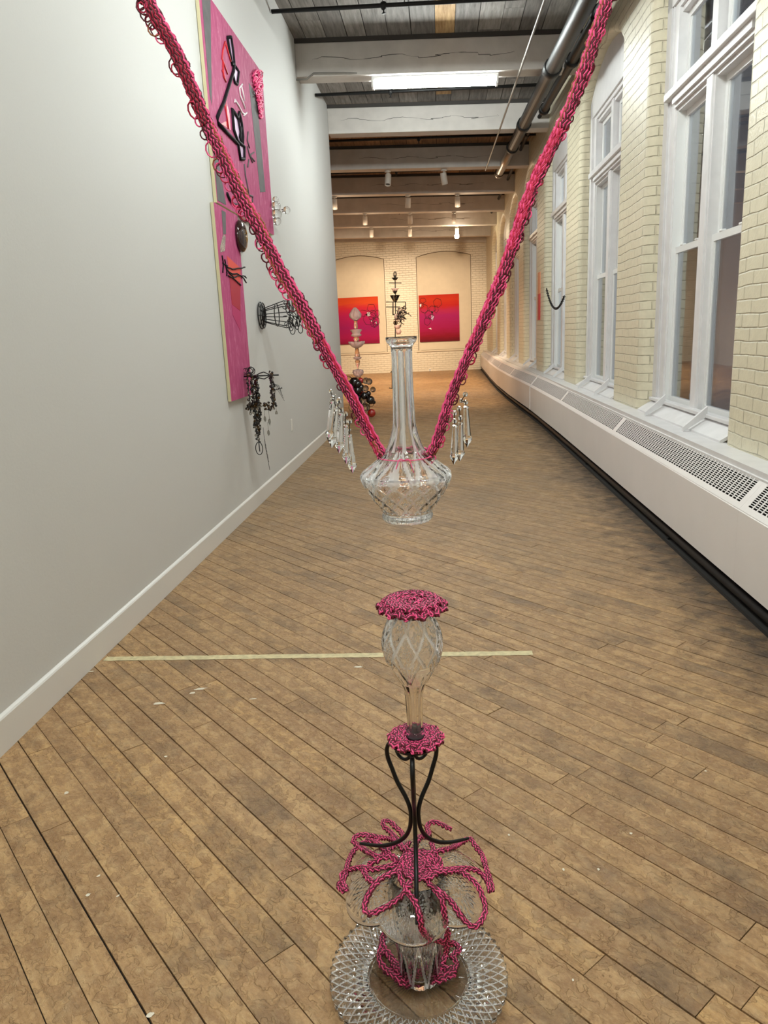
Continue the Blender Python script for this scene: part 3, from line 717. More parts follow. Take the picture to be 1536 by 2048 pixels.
def spot(loc, tgt, power, ang, blend=0.6, col=WARM, size=0.05):
    l = bpy.data.lights.new('spot_lamp', 'SPOT'); l.energy = power; l.spot_size = math.radians(ang); l.spot_blend = blend; l.color = col; l.shadow_soft_size = size
    o = bpy.data.objects.new('spot_lamp', l); COL.objects.link(o); o.location = loc
    o.rotation_mode = 'QUATERNION'; o.rotation_quaternion = (Vector(tgt)-Vector(loc)).to_track_quat('-Z', 'Y'); return o
tg = [(-1.5,10,1.5),(1.4,16,1.5),(-3,22,1.5),(-1.6,20,1.0),(0.6,22,0.6),(-3,YE,1.8),(-1.2,YE,1.6),(0.2,YE,1.7),(-2.7,YE,1.8),(-1.1,YE,2.0),(0.3,YE,1.8)]
SP = 0.64
mouths = []
for i, (px, py, yy) in enumerate(spots):
    p = onY(px, py, yy+0.12); p.z = zc(p.x) - 0.385 - 0.02
    make_spot(p, slab_[i], i == 10, tg[i])
    q = Vector(p); d = (Vector(tg[i]) - q).normalized(); src = q + Vector((0,0,-0.25)) + d*0.10; mouths.append(src)
    if i >= 2:
        spot(src, tg[i], [0,0,130,150,150,260,240,260,240,170,260][i]*SP, 62 if i < 5 else 52)

for (mi, tx, ty, pw) in ((2,-2.2,17.8,330),(7,0.2,19.0,330),(9,-1.0,22.8,300),(8,-3.2,22.5,250),(1,-.2,15.6,230)):  # extra floor-aimed spots added at the cans to brighten far floor and beams
    spot(mouths[mi], (tx, ty, 0), pw*SP, 95, 0.8)
for (mi, pw) in ((2,5),(4,5),(5,4),(7,4),(8,3),(9,3)):  # added fill lamps below the cans to brighten the beams
    l = bpy.data.lights.new('beam_fill', 'POINT'); l.energy = pw*SP; l.color = WARM; l.shadow_soft_size = 0.1
    o = bpy.data.objects.new('beam_fill', l); COL.objects.link(o); o.location = mouths[mi] + Vector((0,0,-.12))
q = onY(914, 467, 21.65); l = bpy.data.lights.new('lit_bulb', 'POINT'); l.energy = 9; l.color = (1,.84,.6); l.shadow_soft_size = .05
o = bpy.data.objects.new('lit_bulb', l); COL.objects.link(o); o.location = (q.x, 21.5, 3.85)
# ------------------------------------------------------------------ heater covers along the window wall
def hx(y):
    P = [(-3,1.385),(10.5,1.385),(11.6,1.36),(14.3,1.29),(16.9,1.265),(19.6,1.29),(22.3,1.34),(26.3,1.40)]
    for (a, xa), (b, xb) in zip(P[:-1], P[1:]):
        if y <= b: return xa + (xb-xa)*(y-a)/(b-a)
    return P[-1][1]
joints = [0.80, 3.50, 6.15, 8.87, 11.55, 14.3, 16.95, 19.6, 22.3, 25.0, 26.25]
hl = ['long white radiator cover section at the right edge of the photo, with large slots', 'white radiator cover section below the nearest brick pier', 'white radiator cover section below the second brick pier',
      'white radiator cover section below the third brick pier', 'white radiator cover section just before the cover bends away from the wall', 'first bent radiator cover section bowing from the wall', 'radiator cover section at the middle of the far bow, warm lit',
      'radiator cover section after the far bow, warm lit', 'radiator cover section second from the end wall', 'short radiator cover section touching the end wall']
ZF0, ZF1, SX, ZT1 = 0.12, 0.475, 0.125, 0.622
for i, (ya, yb) in enumerate(zip(joints[:-1], joints[1:])):
    xa, xb = hx(ya), hx(yb); L = math.hypot(xb-xa, yb-ya)
    root = empty('radiator_cover', ((xa+xb)/2, (ya+yb)/2, 0.0), hl[i], 'radiator cover', 'white radiator cover sections')
    root.rotation_euler = (0, 0, -math.atan2(xb-xa, yb-ya))
    h = L/2 - 0.0004
    fp = MB()
    pr = [(0.0, ZF0), (0.0, ZF1-0.006), (0.006, ZF1), (0.010, ZF1-0.004), (0.006, ZF1-0.014), (0.006, ZF0+0.01), (0.02, ZF0+0.006), (0.02, ZF0)]
    n = len(pr); fp.add([(x, y, z) for y in (-h, h) for x, z in pr], [tuple(range(n)), tuple(range(n, 2*n))] + [(k, k+n, (k+1)%n+n, (k+1)%n) for k in range(n)])
    fp.build('front_panel', M['heater'], root)
    # sloped face: solid borders + real slots
    g = MB()
    P0 = Vector((0.004, 0, ZF1)); P1 = Vector((SX, 0, ZT1)); S = P1 - P0; nrm = Vector((S.z, 0, -S.x)).normalized()*0.0015
    def strip(s0, s1, y0_, y1_):
        c = P0 + S*((s0+s1)/2); g.obox((c.x, (y0_+y1_)/2, c.z), S*((s1-s0)/2), (0,(y1_-y0_)/2,0), nrm)
    e = 0.05
    strip(0, 0.16, -h, h); strip(0.86, 1.0, -h, h); strip(0.16, 0.86, -h, -h+e); strip(0.16, 0.86, h-e, h)
    cols = 54 if i < 5 else 40; rows = 12
    if L < 2: cols = 16
    for r_ in range(1, rows): s_ = 0.16 + 0.70*r_/rows; strip(s_-0.010, s_+0.010, -h+e, h-e)
    pitch = (2*h-2*e)/cols
    for c_ in range(1, cols): yy = -h+e + pitch*c_; strip(0.16, 0.86, yy-pitch*0.11, yy+pitch*0.11)
    g.build('grille', M['heater'], root)
    tp = MB(); tp.box((SX-0.002, -h, ZT1-0.004), (SX+0.10, h, ZT1+0.003), 0, 0.002)
    tp.build('top_panel', M['heater'], root)
    iv = MB(); iv.box((0.02, -h+0.01, ZF0+0.03), (0.13, h-0.01, ZF1-0.05)); iv.build('dark_interior_block', M['gap'], root)  # black block paints the shade inside the cover
    if i == 3:
        sm = MB(); 
        pts = [Vector((-0.004, h, ZF0)), Vector((-0.004, h, ZF1)), Vector((SX-0.002, h, ZT1+0.006)), Vector((SX+0.1, h, ZT1+0.006))]
        for a, b in zip(pts[:-1], pts[1:]): sm.obox((a+b)/2, (b-a)/2, (0, 0.022, 0), Vector(((b-a).z, 0, -(b-a).x)).normalized()*0.003)
        sm.build('joint_strip', M['heater'], root)
w = MB(); w.tube([(hx(y)+0.045, y, 0.052) for y in [0.5, 4, 8, 11, 13, 15, 17, 19, 21, 23, 26]], 0.028, 10)
o = w.build('heating_pipe', M['wire']); tag(o, 'black heating pipe running in the gap under the radiator cover', 'pipe')
for y in (1.9, 4.6, 7.3, 10.0, 13, 16, 19, 22):
    q = MB(); q.box((hx(y)+0.015, y-0.012, 0.0), (hx(y)+0.08, y+0.012, 0.03)); q.build('pipe_foot', M['wire'], o)
w = MB(); w.box((XB-0.10, Y0, 0), (XB-0.002, YE, ZL-0.05)); struct('trim_6', w, M['gap'])  # added dark board, paints the shade behind and under the heater
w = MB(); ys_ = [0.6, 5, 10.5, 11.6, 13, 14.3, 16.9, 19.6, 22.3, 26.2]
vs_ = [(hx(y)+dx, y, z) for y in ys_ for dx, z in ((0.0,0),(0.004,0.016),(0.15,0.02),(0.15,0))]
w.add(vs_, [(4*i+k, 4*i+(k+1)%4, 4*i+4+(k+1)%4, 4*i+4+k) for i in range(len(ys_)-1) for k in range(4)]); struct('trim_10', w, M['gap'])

# ------------------------------------------------------------------ floor tape, outlets
w = MB(); a = onZ(210, 1318, 0); b = onZ(1065, 1306, 0); r = random.Random(2)
n = 60; vs = []
for i in range(n+1):
    p = a.lerp(b, i/n); vs += [(p.x, p.y-0.021+r.uniform(-.002,.002), 0.0009), (p.x, p.y+0.021+r.uniform(-.002,.002), 0.0009)]
w.add(vs, [(2*i, 2*i+2, 2*i+3, 2*i+1) for i in range(n)]); tag(w.build('floor_tape', M['tape']), 'worn pale strip of tape stuck across the wooden floor boards', 'tape')
def outlet(p, nrm, label):
    root = empty('wall_outlet', p, label, 'outlet')
    w = MB()
    if nrm == 'x': w.box((0, -0.037, -0.06), (0.006, 0.037, 0.06), 0, 0.002)
    else: w.box((-0.037, -0.006, -0.06), (0.037, 0, 0.06), 0, 0.002)
    w.build('cover_plate', M['outlet'], root)
    for z in (-0.025, 0.025):
        s_ = MB()
        if nrm == 'x': s_.box((0.006, -0.014, z-0.014), (0.008, 0.014, z+0.014))
        else: s_.box((-0.02, -0.008, z-0.016), (0.02, -0.006, z+0.016))
        s_.build('socket', M['slot'] if nrm == 'y' else M['outlet'], root)
outlet(onX(583, 850, XL), 'x', 'white power outlet low on the white wall beyond the bead sculpture')
outlet(onX(655, 697, XL), 'x', 'white switch plate near the far end of the white wall')
outlet(onY(860, 741, YE-.001), 'y', 'power outlet at the foot of the end wall')

# ------------------------------------------------------------------ paintings on the left wall
XF = XL + 0.028      # painted face
def WP(px, py, dx=0.0): return onX(px, py, XF + dx)
c1 = lambda x, y: (250 + x/3.413, y/3.413)
c2 = lambda x, y: (400 + x/3.723, 380 + y/3.723)
def stroke(mb, pts, wdt, mat=0, lift=0.004, closed=False):
    P = [WP(px, py, lift) for px, py in pts]
    mb.tube(P, wdt, 6, mat, closed=closed)
def patch(mb, pts, mat, lift=0.0015):
    P = [WP(px, py, 0.0002) for px, py in pts]; mb.slab(P, (lift, 0, 0), mat)
ya, yb = WP(*c1(522, 0)).y, WP(548, 470).y; z0p, z1p = WP(435, 405).z, WP(530, 155).z
ya = WP(435, 405).y - 0.01
art = empty('mixed_media_painting', (XL, (ya+yb)/2, z0p), 'large mauve pink painted panel with black looping line, above the narrow one on the wall', 'painting')
p = MB(); p.box((XL+0.004, ya, z0p), (XF, yb, z1p), 0)
p.f, p.m, p.sm = p.f, p.m, p.sm
p.m[3] = 1      # +x face pink
local(art, p).build('panel', [M['canvas_edge'], M['mauve']], art)
g = MB()
patch(g, [c1(524,0), c1(582,0), c1(592,720), c1(577,640)], 0); local(art, g).build('graphite_band', M['greyband'], art)
g = MB(); patch(g, [c1(600,900), c1(690,1400), c1(632,1368), c1(604,1020)], 0); local(art, g).build('graphite_band', M['greyband'], art)
g = MB(); patch(g, [c1(845,565), c1(897,650), c1(958,1310), c1(922,1312)], 0); local(art, g).build('graphite_bar', M['greyband'], art)
g = MB(); patch(g, [c1(697,255), c1(720,252), c1(742,430), c1(728,440), c1(712,350)], 0); patch(g, [c1(745,450), c1(773,490), c1(762,572), c1(745,558), c1(735,500)], 0); patch(g, [c1(732,750), c1(800,860), c1(808,1080), c1(785,1080), c1(740,900)], 0)
local(art, g).build('lavender_patches', M['lav'], art)
g = MB(); patch(g, [c1(690,690), c1(712,770), c1(720,890), c1(655,845), c1(700,820)], 0)
for s_ in ([(684,285),(668,345),(662,400),(700,505)], [(684,285),(700,345),(722,420)], [(664,480),(690,560)], [(676,690),(690,760),(706,880)], [(668,420),(672,520),(688,555)]):
    stroke(g, [c1(*q) for q in s_], 0.007)
local(art, g).build('red_marks', M['redpaint'], art)
g = MB()
for s_, wd in (([(697,258),(722,252),(736,350),(744,430),(730,442),(712,350),(697,258)], .013), ([(742,430),(738,490),(715,560),(690,640),(668,710),(640,770),(626,805),(634,842),(690,900),(752,965),(770,985),(785,1085),(812,1085),(812,1000),(792,985),(765,960),(740,885),(729,745),(750,775),(768,805),(778,768),(795,850),(803,930),(800,985)], .015),
              ([(745,445),(775,490),(765,575),(746,560),(733,500),(745,445)], .013), ([(768,800),(785,900),(792,975)], .013), ([(695,1320),(712,1360),(740,1395),(775,1402),(795,1385)], .012), ([(790,870),(782,940),(798,990)], .013)):
    stroke(g, [c1(*q) for q in s_], wd)
local(art, g).build('black_line', M['blackp'], art)
g = MB()
for s_ in ([(800,575),(782,600),(786,650),(806,700),(818,740)], [(750,680),(775,720),(800,770),(822,780)], [(795,590),(806,640),(815,690)], [(752,680),(748,700)], [(830,770),(810,790)]):
    stroke(g, [c1(*q) for q in s_], 0.007)
local(art, g).build('white_marks', M['whitep'], art)
g = MB()
for s_ in ([(835,1000),(850,1060),(880,1040)], [(850,1060),(885,1100)], [(845,1040),(870,1110)], [(815,1120),(822,1200),(838,1280),(845,1330),(872,1340),(870,1380)], [(840,900),(835,960),(850,1010)], [(845,1090),(838,1140)]):
    stroke(g, [c1(*q) for q in s_], 0.006)
local(art, g).build('grey_pencil_marks', M['greyband'], art)
g = MB(); r = random.Random(11)
for i in range(46):      # looped yarn flower trailing down the panel's far side
    t = i/45; cx_, cy_ = 905 + 26*t + 16*math.sin(i*1.7)*(1.15-t), 505 + 290*t
    R_ = (26 - 13*t)*r.uniform(.5,1.25)
    a0 = r.random()*6.28
    stroke(g, [c1(cx_ + R_*math.cos(a0 + k*PI/4)*r.uniform(.6,1.1)*.9, cy_ + R_*1.2*math.sin(a0 + k*PI/4)*r.uniform(.7,1.4)) for k in range(8)], 0.0065, lift=0.008 + 0.016*r.random(), closed=True)
local(art, g).build('yarn_flower', M['pink'], art)

zb2, yb2, yb3 = WP(463, 803).z, WP(463, 803).y, WP(501, 745).y
art2 = empty('mixed_media_painting', (XL, (yb2+yb3)/2, zb2), 'narrow tall pink painted panel with red kite shape, below the large pink panel', 'painting')
p = MB(); p.box((XL+0.004, yb2, zb2), (XF, yb3, z0p-0.012), 0); p.m[3] = 1
local(art2, p).build('panel', [M['canvas_edge'], M['mauve']], art2)
g = MB(); patch(g, [c2(160,150), c2(190,165), c2(192,330), c2(172,330)], 0); local(art2, g).build('graphite_band', M['greyband'], art2)
g = MB(); patch(g, [c2(172,330), c2(190,345), c2(184,455), c2(152,465), c2(150,420)], 0); local(art2, g).build('silver_glitter', M['silver'], art2)
g = MB(); patch(g, [c2(200,490), c2(300,582), c2(300,690), c2(218,640)], 0); patch(g, [c2(218,642), c2(300,692), c2(299,900), c2(236,850)], 1); patch(g, [c2(236,852), c2(299,902), c2(300,1052), c2(242,930)], 2)
local(art2, g).build('red_kite_shape', [M['orangered'], M['darkred'], M['magenta']], art2)
g = MB()
for s_ in ([(200,575),(240,590),(290,585),(335,575)], [(205,600),(240,625),(275,622),(320,650),(345,690)], [(215,612),(250,650),(280,640),(330,640),(345,655)], [(210,640),(250,660),(290,695),(305,708)], [(165,490),(175,560),(170,615)], [(185,520),(200,600),(200,640)], [(170,545),(205,565)]):
    P = [c2(*q) for q in s_]; Q = []
    for a, b in zip(P[:-1], P[1:]):
        for k in range(5): t = k/5; Q.append((a[0]+(b[0]-a[0])*t + r.uniform(-.3,.3), a[1]+(b[1]-a[1])*t + r.uniform(-.8,.8)))
    stroke(g, Q + [P[-1]], 0.0052, lift=0.004)
local(art2, g).build('black_cords', M['blackp'], art2)
# dark disc fixed on the narrow panel
dc = WP(478, 473); disc = empty('resin_disc', dc, 'round dark brown glossy disc with gold cracks fixed on the narrow pink panel', 'disc')
d = MB(); d.lathe([(0,0),(0.112,0),(0.120,0.012),(0.112,0.03),(0.085,0.048),(0.045,0.058),(0,0.062)], 32, axis='X'); d.build('dome', M['disc'], disc)
for k in range(9):
    a = k*0.7; d = MB(); pts = []
    for j in range(7):
        q = 0.015 + 0.016*j; aa = a + 0.25*math.sin(j*1.3+k); hh = 0.062 - 0.045*(q/0.115)**2.2 + 0.001
        pts.append((hh, q*math.cos(aa), q*math.sin(aa)))
    d.tube(pts, 0.0016, 4); d.build('gold_crack', M['gold'], disc)
# clear glass knob on the edge of the large panel
kb = WP(545, 422); kn = empty('glass_ornament', kb, 'clear glass ornament with round knob at the edge of the large pink panel', 'glass ornament')
d = MB(); 
for z, rr in ((-0.09,.04),(-0.03,.05),(0.04,.045),(.095,.03)): d.sphere((0.035, 0, z), rr, 0, 10, 6)
d.build('glass_body', M['glass'], kn)
d = MB(); d.tube([(0.05,0.01,0),(0.10,0.01,0)], 0.014, 8); d.sphere((0.13,0.01,0), 0.036, 0, 12, 8); d.build('knob', M['glass'], kn)

# ------------------------------------------------------------------ wire basket on the wall
yk, zk = 6.52, 1.545
bk = empty('wire_basket_sculpture', (XL, yk, zk), 'black wire lampshade frame jutting out of the white wall with looped wires', 'wire sculpture')
def circ(x, R, n=28, c=(0,0)): return [(x, c[0] + R*math.cos(2*PI*i/n), c[1] + R*math.sin(2*PI*i/n)) for i in range(n)]
d = MB(); d.tube(circ(0.012, 0.112), 0.0055, 6, closed=True); d.tube(circ(0.03, 0.105), 0.005, 6, closed=True); d.tube(circ(0.035, 0.055), 0.007, 6, closed=True)
for k in range(4): a = k*PI/4; d.tube([(0.02, 0.11*math.cos(a), 0.11*math.sin(a)), (0.03,0,0), (0.02, -0.11*math.cos(a), -0.11*math.sin(a))], 0.004, 5)
d.build('base_ring', M['wire'], bk)
d = MB(); d.tube(circ(0.150, 0.095), 0.0045, 6, closed=True); d.build('middle_ring', M['wire'], bk)
for k in range(8):
    a = 2*PI*k/8 + 0.2; ca, sa = math.cos(a), math.sin(a)
    d = MB(); d.tube([(0.03, .055*ca, .055*sa), (0.150, .093*ca, .093*sa), (0.225, .115*ca, .115*sa), (0.24, .11*ca, .11*sa)], 0.004, 5)
    # curled end
    d.tube([(0.24 + 0.018*math.sin(t), (.095 + .018*math.cos(t))*ca, (.095 + .018*math.cos(t))*sa) for t in [j*0.7 for j in range(9)]], 0.0035, 5)
    d.build('spoke', M['wire'], bk)
r = random.Random(4)
for k in range(16):
    cx_, cy_, cz_ = 0.26 + 0.10*r.random(), r.uniform(-.08,.08), r.uniform(-.13,.09); R_ = r.uniform(.022,.05); t1 = r.random()*3; t2 = r.random()*3
    d = MB(); d.tube([(cx_ + R_*0.7*math.cos(t)*math.cos(t1), cy_ + R_*math.cos(t)*math.sin(t1)+.01*math.sin(2*t), cz_ + R_*1.2*math.sin(t)) for t in [j*PI/8 for j in range(16)]], 0.0038, 5, closed=True)
    d.build('wire_loop', M['wire'], bk)
for (x, z0_, z1_, yy) in ((0.255,-.06,.15,.0),(0.27,.02,.12,-.03),(0.37,.03,.17,.02),(0.40,.05,.15,-.02)):
    d = MB(); d.tube([(x, yy, z0_), (x+.006, yy, (z0_+z1_)/2), (x, yy, z1_)], 0.004, 5); d.build('wire_stem', M['wire'], bk)

# ------------------------------------------------------------------ beaded hanging sculpture on the wall
yk = 5.72; zk = onX(515, 752, -1.40).z
bs = empty('beaded_wall_sculpture', (XL, yk, zk), 'dark beaded chains and crystals hanging from a black rod beside the narrow pink panel', 'bead sculpture')
d = MB(); d.tube([(0,0,0),(0.30,0,0.0)], 0.006, 6)
for s_ in (1,-1): d.tube([(0.12,0,0.0),(0.15,0,.018*s_),(0.185,0,.026*s_),(0.215,0,.012*s_),(0.235,0,0)], 0.0045, 5)
d.build('rod', M['wire'], bs)
r = random.Random(21)
mats_ = [M['blackglass'], M['wire'], M['bronze'], M['smoke']]
strings = [(0.06, -.03, .02, -.30, 3), (0.08, .0, .01, -.40, 3), (0.10, .02, .0, -.52, 2), (0.095, -.02, .0, -.50, 2), (0.115, .01, .0, -.46, 2), (0.13, -.01, .0, -.36, 2), (0.235, .0, .03, -.20, 2), (0.25, .01, .02, -.24, 2), (0.245, -.015, .0, -.26, 2)]
for (x, y, zt, zb_, kd) in strings:
    d = MB(); z = zt; k = 0
    while z > zb_:
        R_ = r.uniform(.0065, .0125); d.sphere((x + r.uniform(-.007,.007), y + r.uniform(-.01,.01), z), R_, r.choice([0,0,1,1,2,3]), 7, 5); z -= R_*1.5
    d.build('bead_string', mats_, bs)
for (x, z, n_, R0) in ((0.055,-.235,26,.035),(0.20,-.235,44,.042),(0.12,-.22,24,.03)):
    d = MB()
    for k in range(n_):
        v = Vector((r.gauss(0,1), r.gauss(0,1), r.gauss(0,1))).normalized()*R0*r.uniform(.6,1)
        d.sphere((x+v.x, v.y, z+v.z), r.uniform(.006,.011), r.choice([0,2,2,3]), 7, 5)
    d.build('bead_cluster', mats_, bs)
for (x, z, l) in ((0.165,-.31,.05),(0.20,-.33,.06),(0.185,-.42,.05),(0.26,-.27,.03)):
    d = MB(); d.tube([(x,0,z+.06),(x,0,z)], 0.0016, 4); d.lathe([(0,0),(.009,-.012),(.011,-.03),(0,-l)], 6, (x,0,z), smooth=False); d.build('drop_pendant', M['smoke'], bs)
d = MB(); d.tube([(0.10 + .028*math.sin(t), 0, -.565 + .05*math.cos(t)) for t in [j*PI/10 for j in range(20)]], 0.0035, 5, closed=True); d.tube([(.1,0,-.50),(.103,0,-.59)], .004, 5); d.build('wire_loop', M['wire'], bs)
d = MB(); d.tube([(0.145,0,-.40),(0.15,0,-.55),(0.165,0,-.68),(0.17,0,-.74)], 0.002, 4)
for k in range(16): d.sphere((0.149+.0012*k, 0, -.50-.0115*k), .0042, 0, 6, 4)
d.build('tail_string', mats_, bs)
for k in range(7):
    d = MB(); cx_, cz_ = r.uniform(.03,.09), r.uniform(-.01,.05); R_ = r.uniform(.012,.028)
    d.tube([(cx_ + R_*math.cos(t), r.uniform(-.002,.002), cz_ + R_*math.sin(t)) for t in [j*PI/7 for j in range(14)]], 0.0032, 5, closed=True); d.build('wire_curl', M['wire'], bs)
for k in range(6):
    d = MB(); a = k*.5 - .6; d.tube([(0.25,0,-.07),(0.27+.03*math.cos(a),0,-.09+.02*math.sin(a)),(0.30+.02*k*.3,.0,-.10-.02*k)], 0.0012, 4); d.build('fine_wire', M['wire'], bs)
d = MB()
for k in range(6): d.sphere((0.25+.013*k, 0, -.115+.003*k), .0065, 0, 6, 4)
d.build('bead_spur', mats_, bs)

# ------------------------------------------------------------------ pictures on the end wall
def framed(pxa, pya, pxb, pyb, stops, name_label, wires, accents):
    yf = YE + 0.07 - 0.05
    a = onY(pxa, pya, yf); b = onY(pxb, pyb, yf)
    root = empty('canvas_painting', ((a.x+b.x)/2, yf, b.z), name_label, 'painting', 'two gradient canvases on the end wall')
    p = MB(); p.box((a.x, yf, b.z), (b.x, YE+0.068, a.z), 0)
    o = local(root, p).build('canvas', canvas_grad('sunset_gradient_paint', stops, 0.0, a.z-b.z), root)
    for k, (poly, r_) in enumerate(wires):
        g = MB(); g.tube([onY(x, y, yf-0.02) for x, y in poly], r_, 5, 0, closed=True); local(root, g).build('wire_ring', M['wire'], root)
    for poly, mm in accents:
        g = MB(); g.slab([onY(x, y, yf-0.001) for x, y in poly], (0,-0.004,0)); local(root, g).build('painted_accent', M[mm], root)
b2 = lambda x, y: (640 + x/4.8, 540 + y/4.8)
def ringp(cx_, cy_, rx, ry, n, a0=0.3): return [b2(cx_ + rx*math.cos(a0+2*PI*i/n), cy_ + ry*math.sin(a0+2*PI*i/n)) for i in range(n)]
framed(674.5, 596.5, 759.5, 686, [(0.0,(150,18,60)), (0.14,(190,22,90)), (0.35,(178,26,104)), (0.62,(206,28,96)), (0.78,(228,44,60)), (0.88,(240,84,36)), (1.0,(232,74,32))], 'square red and magenta canvas at left on the end wall, behind the pink glass tower',
    [(ringp(492,365,44,42,5), .006), (ringp(505,420,40,36,6), .006), (ringp(550,415,24,32,6), .006), (ringp(470,470,55,60,7), .005), (ringp(500,445,36,40,6), .006), (ringp(515,505,32,46,6), .006), (ringp(530,520,24,28,5), .007), (ringp(415,415,50,32,6), .004), (ringp(540,490,36,40,7), .006)],
    [([b2(450,408),b2(478,405),b2(482,440),b2(458,445)], 'whitep'), ([b2(440,430),b2(460,412),b2(458,446)], 'blackp'), ([b2(485,485),b2(500,485),b2(496,498)], 'whitep'), ([b2(530,500),b2(545,490),b2(543,520)], 'whitep')])
framed(837, 591, 919.5, 681, [(0.0,(120,16,34)), (0.12,(160,18,44)), (0.28,(186,24,88)), (0.55,(190,34,112)), (0.66,(206,44,92)), (0.76,(216,40,36)), (0.9,(226,60,28)), (1.0,(216,50,30))], 'square red and magenta canvas on the end wall, the one nearest the windows',
    [(ringp(987,292,32,28,5), .006), (ringp(1000,370,38,44,6), .006), (ringp(975,340,22,26,5), .006), (ringp(1128,315,42,46,6), .006), (ringp(1078,372,36,30,6), .006), (ringp(1045,430,40,42,6), .006), (ringp(1030,490,30,44,6), .005), (ringp(1115,375,22,40,5), .005), (ringp(1070,450,30,26,6), .006)],
    [([b2(1070,430),b2(1096,445),b2(1082,485),b2(1066,470)], 'lav'), ([b2(955,330),b2(972,325),b2(974,350),b2(960,362)], 'whitep'), ([b2(1062,395),b2(1088,400),b2(1076,425)], 'blackp'), ([b2(1040,560),b2(1065,555),b2(1070,572)], 'whitep')])

# ------------------------------------------------------------------ pink glass tower + orb cluster (floor, beyond the white wall)
yt = 12.75; xt = onY(714, 700, yt).x
tw = empty('glass_tower', (xt, yt, 0), 'pale pink stacked glassware tower standing behind the heap of dark glass orbs', 'glass sculpture')
zz = lambda py: onY(714, py, yt).z
s_ = 1.0/ (FPX/ (yt*0.985))   # metres per pixel there
def tierpx(prof): return [(max(h*s_, 0), zz(py)) for h, py in prof]
tiers = [('lotus_cup', [(0,614),(3,616),(7,622),(11,630),(10,636),(5,640),(2,642),(2,640),(0,640)], 'pinkmilk', 8), ('stem', [(0,640),(3,641),(3.5,648),(4.2,655),(2,658),(0,658)], 'pinkglass', 12),
         ('saucer', [(0,658),(11,659),(11.5,661),(8,666),(8,668),(10.5,669),(10,672),(4,674),(0,674)], 'pinkmilk', 18), ('bowl', [(0,674),(5,675),(6,679),(3,684),(0,685)], 'pinkglass', 14),
         ('ruffled_dish', [(0,684),(14,684),(15,687),(10,693),(4,696),(0,696)], 'pinkmilk', 16), ('tumbler', [(0,696),(3,696),(5,708),(5.5,714),(0,714)], 'pinkglass', 12), ('collar', [(0,714),(8,714),(8,717),(3,720),(0,720)], 'pinkmilk', 16),
         ('goblet', [(0,720),(5,721),(4,730),(1.2,735),(1.2,742),(0,742)], 'pinkglass', 12), ('ruffled_flower', [(0,720+18),(9,741),(10,746),(8,751),(4,754),(0,754)], 'pinkmilk', 18), ('cylinder_vase', [(0,754),(5,754),(5,776),(0,776)], 'pinkglass', 14),
         ('base_bowl', [(0,772),(9,774),(12,790),(9,812),(0,813)], 'pinkmilk', 18)]
for nm, pf, mm, sg in tiers:
    d = MB(); wav = nm in ('lotus_cup', 'ruffled_dish', 'ruffled_flower')
    pf2 = tierpx(pf); pf2[-1] = (0, max(pf2[-1][1], 0.001)); 
    if nm == 'base_bowl': pf2[-1] = (0, 0.0); pf2[-2] = (pf2[-2][0], 0.0)
    d.lathe(pf2, 40, (xt, yt, 0), disp=(lambda i, r_, z, a: (r_*(1 + (.14*math.cos(8*a) if wav else 0)), z + (r_*.12*math.cos(8*a) if wav else 0))))
    local(tw, d).build(nm, M[mm], tw)
yo = 12.2; r = random.Random(8)
oc = empty('glass_orb_cluster', (onY(720, 800, yo).x, yo, 0), 'heap of glossy black, smoky and red glass orbs beyond the white wall', 'glass sculpture')
sp_ = 1.0/(FPX/(yo*.985))
c3b = lambda x, y: (640 + x/9.307, 740 + y/9.307)
orbs = [(640,230,75,0),(560,330,70,0),(700,260,60,0),(620,420,70,0),(700,380,60,0),(680,520,70,0),(600,520,50,2),(760,330,55,0),(780,440,40,2),(730,600,45,0),(760,200,45,2),(850,200,48,1),(915,215,48,1),(985,365,42,1),(850,340,45,1),(830,480,55,0),(940,560,62,0),(860,690,58,1),(960,800,62,2),(820,560,50,1),(560,250,45,0),(1000,600,30,0),(900,440,40,0),(640,320,60,0),(560,430,40,2),(770,700,50,1),(700,850,40,0),(780,860,35,1)]
for (x, y, R_, k) in orbs:
    px, py = c3b(x, y); dy = r.uniform(-.12,.12); q = onY(px, py, yo+dy); rr = R_/9.307*sp_*1.3
    q.z = max(q.z, rr + 0.001)
    d = MB(); d.sphere((q.x, q.y, q.z), rr, 0, 16, 10)
    local(oc, d).build(('black_orb','smoky_orb','red_orb')[k], (M['blackglass'], M['smoke'], M['redglass'])[k], oc)
for k in range(14):
    px, py = c3b(r.uniform(560,1000), r.uniform(300,880)); q = onY(px, py, yo-.1); q.z = max(q.z, .09); R_ = r.uniform(.03,.08); t1 = r.random()*3
    d = MB(); d.tube([(q.x + R_*math.cos(t)*math.cos(t1), q.y + R_*math.cos(t)*math.sin(t1), q.z + R_*math.sin(t)) for t in [j*PI/8 for j in range(16)]], 0.004, 5, closed=True); local(oc, d).build('wire_loop', M['wire'], oc)
for k in range(16):
    a = onY(*c3b(620, 170), yo-.05); b = onY(*c3b(390+12*k, 110+r.uniform(-25,70)), yo-.05); d = MB(); d.tube([a, (a+b)/2 + Vector((0,0,.02)), b], 0.0015, 3); local(oc, d).build('fine_wire', M['wire'], oc)

